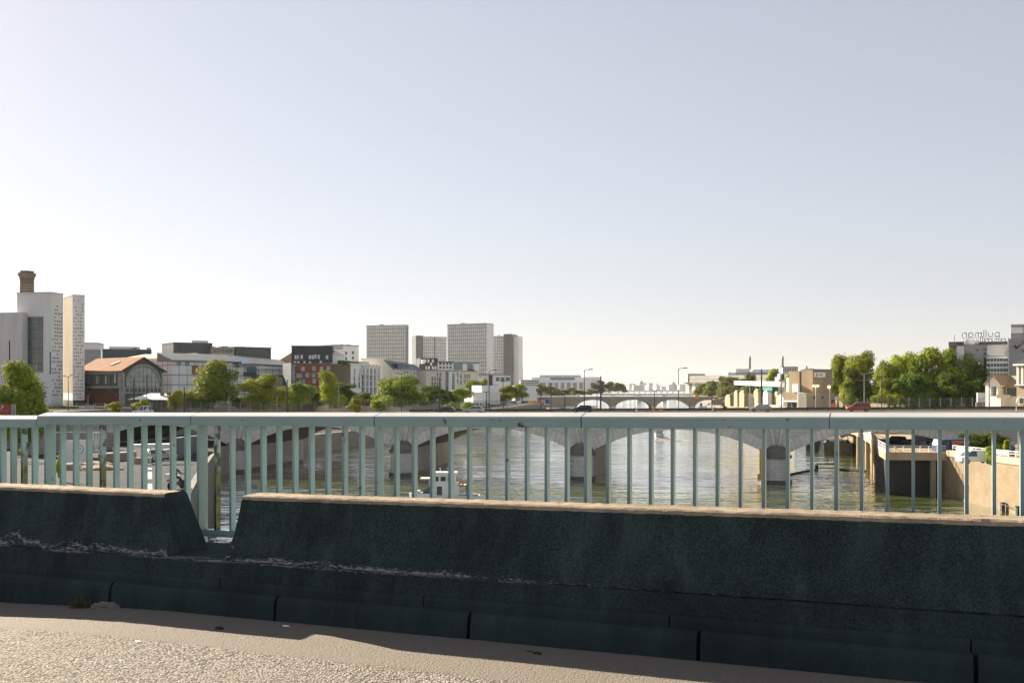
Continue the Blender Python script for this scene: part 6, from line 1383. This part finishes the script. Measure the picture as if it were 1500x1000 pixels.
barge(1228, 262, 26, 7.0, 3.2, 'dark moored barge end below the right arch, beside the sunlit quay', R(80)); barge(1196, 276, 30, 5.6, 3.4, 'second dark barge moored on the river side of the first', R(80))
t = thing('pontoon_raft', 'dark floating frame on pontoons holding a boom across the right arch', 'pontoon', (X(1210, 214), 214, WZ)); W_ = 30 / F * 214
for s in (-1, 1): MB().box(s * W_ / 2 - .35, s * W_ / 2 + .35, -.6, .6, -.2, 1.1).build('pontoon', 'darkmetal', t)
MB().box(-W_ / 2, W_ / 2, -.15, .15, 1.2, 1.45).build('top_beam', 'darkmetal', t); MB().box(-W_ / 2 + .4, W_ / 2 - .2, -.1, .1, .35, .6).build('lower_beam', 'beige', t)
for k in range(4): MB().box(-W_ / 2 + .2 + k * .95, -W_ / 2 + .26 + k * .95, -.03, .03, 1.4, 2.3).build('rail_post', 'greymetal', t)
MB().box(-W_ / 2, -W_ / 2 + 3, -.03, .03, 2.25, 2.3).build('rail', 'greymetal', t)
m = MB(); pts = [(X(1153, 199), 199, WZ + .1), (X(1175, 207), 207, WZ + .1), (X(1196, 213), 213, WZ + .1)]; m.tube(pts, .3, 8); pts = [(X(1224, 214), 214, WZ + .1), (X(1245, 212), 212, WZ + .1), (X(1268, 209), 209, WZ + .1)]; m.tube(pts, .28, 8)
o = m.build('floating_boom', 'black'); tag(o, 'black floating boom stretched from the bridge pier to the right bank', 'boom')
p = q(2 * SP - 2.9, -2.4); t = thing('channel_marker', 'yellow channel marker strip fixed to the left side of the right pier', 'marker', (p[0], p[1], WZ)); MB().box(-.18, .18, -.2, .2, 1.6, 6.2).build('strip', 'yellowpaint', t); MB().box(-.5, .35, -.3, .3, .6, 1.8).build('float', 'yellowpaint', t)
# boats moored at the far left quay
for i, (px, Y, L, lb) in enumerate(((812, 700, 16, 'small moored boat left of the far bridge, nearest its first arch'), (820, 640, 18, 'blue hulled moored boat below the far quay trees'), (836, 760, 14, 'pale moored boat between two slender lamps'), (868, 790, 14, 'moored boat under the leftmost far arch'), (1030, 780, 16, 'moored boat at the right end of the far bridge'))):
    t = thing('moored_boat', lb, 'boat', (X(px, Y), Y, WZ), R(10 + i * 9)); hull(L, 4, 1.6, 'bluetruck' if i == 1 else ('white' if i % 2 else 'darkcar'), t); MB().box(-L * .3, L * .2, -1.3, 1.3, 1.6, 3.4).build('cabin', 'plaster', t); MB().box(-L * .33, L * .24, -1.5, 1.5, 3.4, 3.6).build('roof', 'cream', t)
# construction yard on the left quay beside the silos
for i, (px, Y, mt, lb) in enumerate(((752, 420, 'greymetal', 'grey site hut between the silos'), (745, 430, 'beige', 'sandy hopper between the silos'), (790, 450, 'orangepaint', 'orange site machine at the foot of the silo with the blue mark'), (778, 440, 'yellowpaint', 'yellow site machine at the foot of the silo with the blue mark'), (802, 480, 'bluetruck', 'blue tank beside the construction quay'), (760, 410, 'plaster', 'white stack of pipes between the silos'))):
    f = Fr('site_unit', lb, 'site unit', (px - 4, Y), (px + 4, Y), GZ); f.box('body', px - 3.5, px + 3.5, 592, None, 0, 2.5, mt); f.box('frame', px - 1, px + 1, 588.5, 592, .5, 1.5, mt); f.box('roof', px - 3.8, px + 3.8, 591.3, 592.2, -.2, 2.7, 'concrete_grey')
# person far off on the works quay
p = q(qx(1027, 26), 26); person('person', 'tiny dark dressed person standing on the arch bridge left of the silver hatchback', (p[0], p[1], deckz(qx(1027, 26)) + .0), 0, STAND, SEDG, ['greycloth', 'darkcloth', 'skin', 'darkcloth'], [.88, 1.5, 1.74])
# ------------------------------------------------------------------ left quay road seen through the bars
def lz(Y):
    for (ya, za), (yb, zb) in zip(list(zip(YS, LZ))[:-1], list(zip(YS, LZ))[1:]):
        if ya <= Y <= yb: return za + (zb - za) * (Y - ya) / (yb - ya)
    return -13
m = MB()
for Y0_, Y1_ in ((58, 78), (84, 104), (112, 132), (142, 165)):
    xs0, xs1 = -.366, -.363
    m.add([(xs0 * Y0_, Y0_, lz(Y0_) + .02), (xs1 * Y0_ + .12, Y0_, lz(Y0_) + .02), (xs1 * Y1_ + .12, Y1_, lz(Y1_) + .02), (xs0 * Y1_, Y1_, lz(Y1_) + .02)], [(0, 1, 2, 3)])
tag(m.build('road_marking', 'linepaint'), kind='structure')
def lwall(p0, Y0, p1, Y1, h, th, label, mt, name='concrete_block_wall', cat='wall'):
    a = Vector((X(p0, Y0), Y0)); b = Vector((X(p1, Y1), Y1)); d = (b - a).normalized(); n = Vector((-d.y, d.x)) * th; za, zb = lz(Y0), lz(Y1)
    t = thing(name, label, cat, (a.x, a.y, za)); m = MB(); b = b - a; zb -= za
    m.hexa([(0, 0, -.1), (b.x, b.y, zb - .1), (b.x + n.x, b.y + n.y, zb - .1), (n.x, n.y, -.1), (0, 0, h), (b.x, b.y, zb + h), (b.x + n.x, b.y + n.y, zb + h), (n.x, n.y, h)]); me = m.mesh('wall', mt); fixn(me); put('wall', me, t)
    m = MB(); c = Vector((0, 0, .0)); m.hexa([(-.05, -.05, h + .003), (b.x, b.y - .05, zb + h + .003), (b.x + n.x, b.y + n.y + .05, zb + h + .003), (n.x, n.y + .05, h + .003), (-.05, -.05, h + .1), (b.x, b.y - .05, zb + h + .1), (b.x + n.x, b.y + n.y + .05, zb + h + .1), (n.x, n.y + .05, h + .1)]); me = m.mesh('coping', 'concrete_grey'); fixn(me); put('coping', me, t)
    return t
lwall(210, 120, 286, 185, 1.0, .4, 'low concrete divider on the left quay road under the arch', 'concrete_grey')
lwall(150, 120, 200, 132, 1.0, .5, 'sandy rubble wall beside the left quay road', 'sandwall')
lwall(30, 150, 165, 190, 3.4, .6, 'tall dark retaining wall behind the bars at the left', 'quaystone')
lwall(96, 118, 130, 120, 2.6, .3, 'pale panel wall with a painted swirl behind the left bars', 'concrete')
t = bpy.data.objects['concrete_block_wall.003'] if 'concrete_block_wall.003' in bpy.data.objects else None
m = MB(); q_ = []
for k in range(22): a = k * .42; r = .12 + .024 * k; q_.append((X(117, 118) + r * math.cos(a), 117.9, lz(118) + 1.6 + r * math.sin(a)))
m.tube(q_, .05, 5); o = m.build('graffiti_swirl', 'signgrey'); tag(o, 'dark painted swirl on the pale panel wall', 'graffiti')
lwall(255, 128, 292, 178, 2.8, .3, 'dark fence wall at the river side of the left quay road', 'slate')
t = thing('white_truss', 'white lattice truss leaning behind the left bars', 'truss', (X(137, 140), 140, lz(140)))
zz0, zz1 = Z(660, 140) - lz(140), Z(634, 140) - lz(140); w2 = 11 / F * 140
for k in range(4): m = MB(); m.tube([(-w2 / 2 + k * w2 / 3, 0, zz0), (-w2 / 2 + (k + .5) * w2 / 3, 0, zz1)], .07, 5).tube([(-w2 / 2 + (k + .5) * w2 / 3, 0, zz1), (-w2 / 2 + (k + 1) * w2 / 3, 0, zz0)], .07, 5); m.build('web_bar', 'whitemetal', t)
MB().box(-w2 * .7, w2, -.1, .1, zz0 - .15, zz0 + .05).build('lower_chord', 'whitemetal', t); MB().box(-w2 * .5, w2 * .9, -.1, .1, zz1 - .05, zz1 + .12).build('upper_chord', 'whitemetal', t)
for s in (-w2 * .6, w2 * .9): MB().box(s - .1, s + .1, -.1, .1, 0, zz0).build('leg', 'whitemetal', t)
t = thing('canopy', 'long white flat canopy on posts beside the left quay road under the arch', 'canopy', (X(220, 116), 116, lz(116)), .35)
MB().box(-2.3, 2.4, -1.1, 1.1, 2.05, 2.3).build('roof', 'plaster', t); MB().box(-2.4, 2.5, -1.15, -1.1, 1.95, 2.34).build('fascia', 'concrete', t)
for xx in (-2.1, 0, 2.2):
    for yy in (-.95, .95): MB().box(xx - .07, xx + .07, yy - .07, yy + .07, -.1, 2.05).build('post', 'whitemetal', t)
MB().box(-2.0, .2, -.4, .5, -.05, .75).build('bench', 'concrete_sand', t)
car('silver_car', 'silver car parked beside the white canopy under the left arch', 'car', (X(233, 128), 128, lz(128)), .6, 'silver', 4.2, 1.75, 1.5, 'hatch')
bush(88, 16, 660, 80, lz(80), 'young', 'yellowish shrub between the left bars', 1)
heap(125, 100, 3.5, .7, 'pale sand heap by the left quay road', 'spoil', 6, lz(100))
m = MB(); m.lathe([(.16, 0), (.16, .05), (.09, .08), (.03, .62), (0, .64)], n=12); o = m.build('traffic_cone', 'orangepaint', None, loc=(X(114, 92), 92, lz(92))); tag(o, 'orange traffic cone by the sand heap on the left quay road', 'cone')
# motorcycle and rider
Ym = 72; t = thing('motorcycle', 'motorcycle with pale fairing riding down the left quay road', 'motorcycle', (X(258.5, Ym), Ym, lz(Ym)), R(75))
for x, nm in ((-.7, 'rear_wheel'), (.72, 'front_wheel')): m = MB(); m.tube([(x, -.07, .31), (x, .07, .31)], .31, 18); m.build(nm, 'black', t)
m = MB(); m.extr([(-.95, .85), (-.6, .62), (.0, .55), (.35, .7), (.5, 1.0), (.2, 1.05), (-.1, .85), (-.5, .9)], -.16, .16); me = m.mesh('body', 'whitemetal'); fixn(me); put('body', me, t)
m = MB(); m.tube([(.72, 0, .31), (.5, 0, 1.05)], .05, 6).tube([(.45, -.36, 1.08), (.5, 0, 1.1), (.45, .36, 1.08)], .025, 6); m.build('fork_and_bars', 'darkmetal', t); MB().box(-1.1, -.62, -.28, .28, .82, 1.18).build('top_case', 'white', t); m = MB(); m.extr([(-.3, .28), (.3, .28), (.25, .6), (-.3, .6)], -.14, .14); me = m.mesh('engine', 'greymetal'); fixn(me); put('engine', me, t)
MB().box(-1.1, -.95, -.1, .1, .66, .76).build('tail_light', 'redboard', t)
RIDE = [(-.25, 0, .92, .15, .12), (-.18, 0, 1.16, .14, .12), (-.08, 0, 1.38, .16, .11), (-.03, 0, 1.48, .06), (0, 0, 1.57, .12), (0, 0, 1.68, .11),
 (-.1, -.2, .88, .09), (.18, -.24, .75, .07), (-.05, -.22, .35, .05), (.08, -.22, .3, .045), (-.1, .2, .88, .09), (.18, .24, .75, .07), (-.05, .22, .35, .05), (.08, .22, .3, .045),
 (-.06, -.2, 1.38, .065), (.12, -.27, 1.15, .05), (.36, -.32, 1.1, .04), (.44, -.34, 1.1, .04), (-.06, .2, 1.38, .065), (.12, .27, 1.15, .05), (.36, .32, 1.1, .04), (.44, .34, 1.1, .04)]
person('person', 'motorcycle rider in dark jacket with white helmet on the left quay road', (X(258.5, Ym), Ym, lz(Ym)), R(75), RIDE, SEDG, ['darkcloth', 'darkcloth', 'signwhite'], [.88, 1.5])
# ------------------------------------------------------------------ the air
if HAZE > 0:
    m = MB(); m.box(-4350, 4350, -310, 7050, -24, 105); o = m.build('haze', []); tag(o, kind='stuff')
    hm = bpy.data.materials.new('haze'); hm.use_nodes = True; nt = hm.node_tree; nt.nodes.remove(nt.nodes['Principled BSDF'])
    pv = nt.nodes.new('ShaderNodeVolumePrincipled'); pv.inputs['Color'].default_value = (.95, .95, .97, 1); pv.inputs['Density'].default_value = HAZE; pv.inputs['Anisotropy'].default_value = .15
    nt.links.new(pv.outputs[0], nt.nodes['Material Output'].inputs['Volume']); o.data.materials.append(hm)
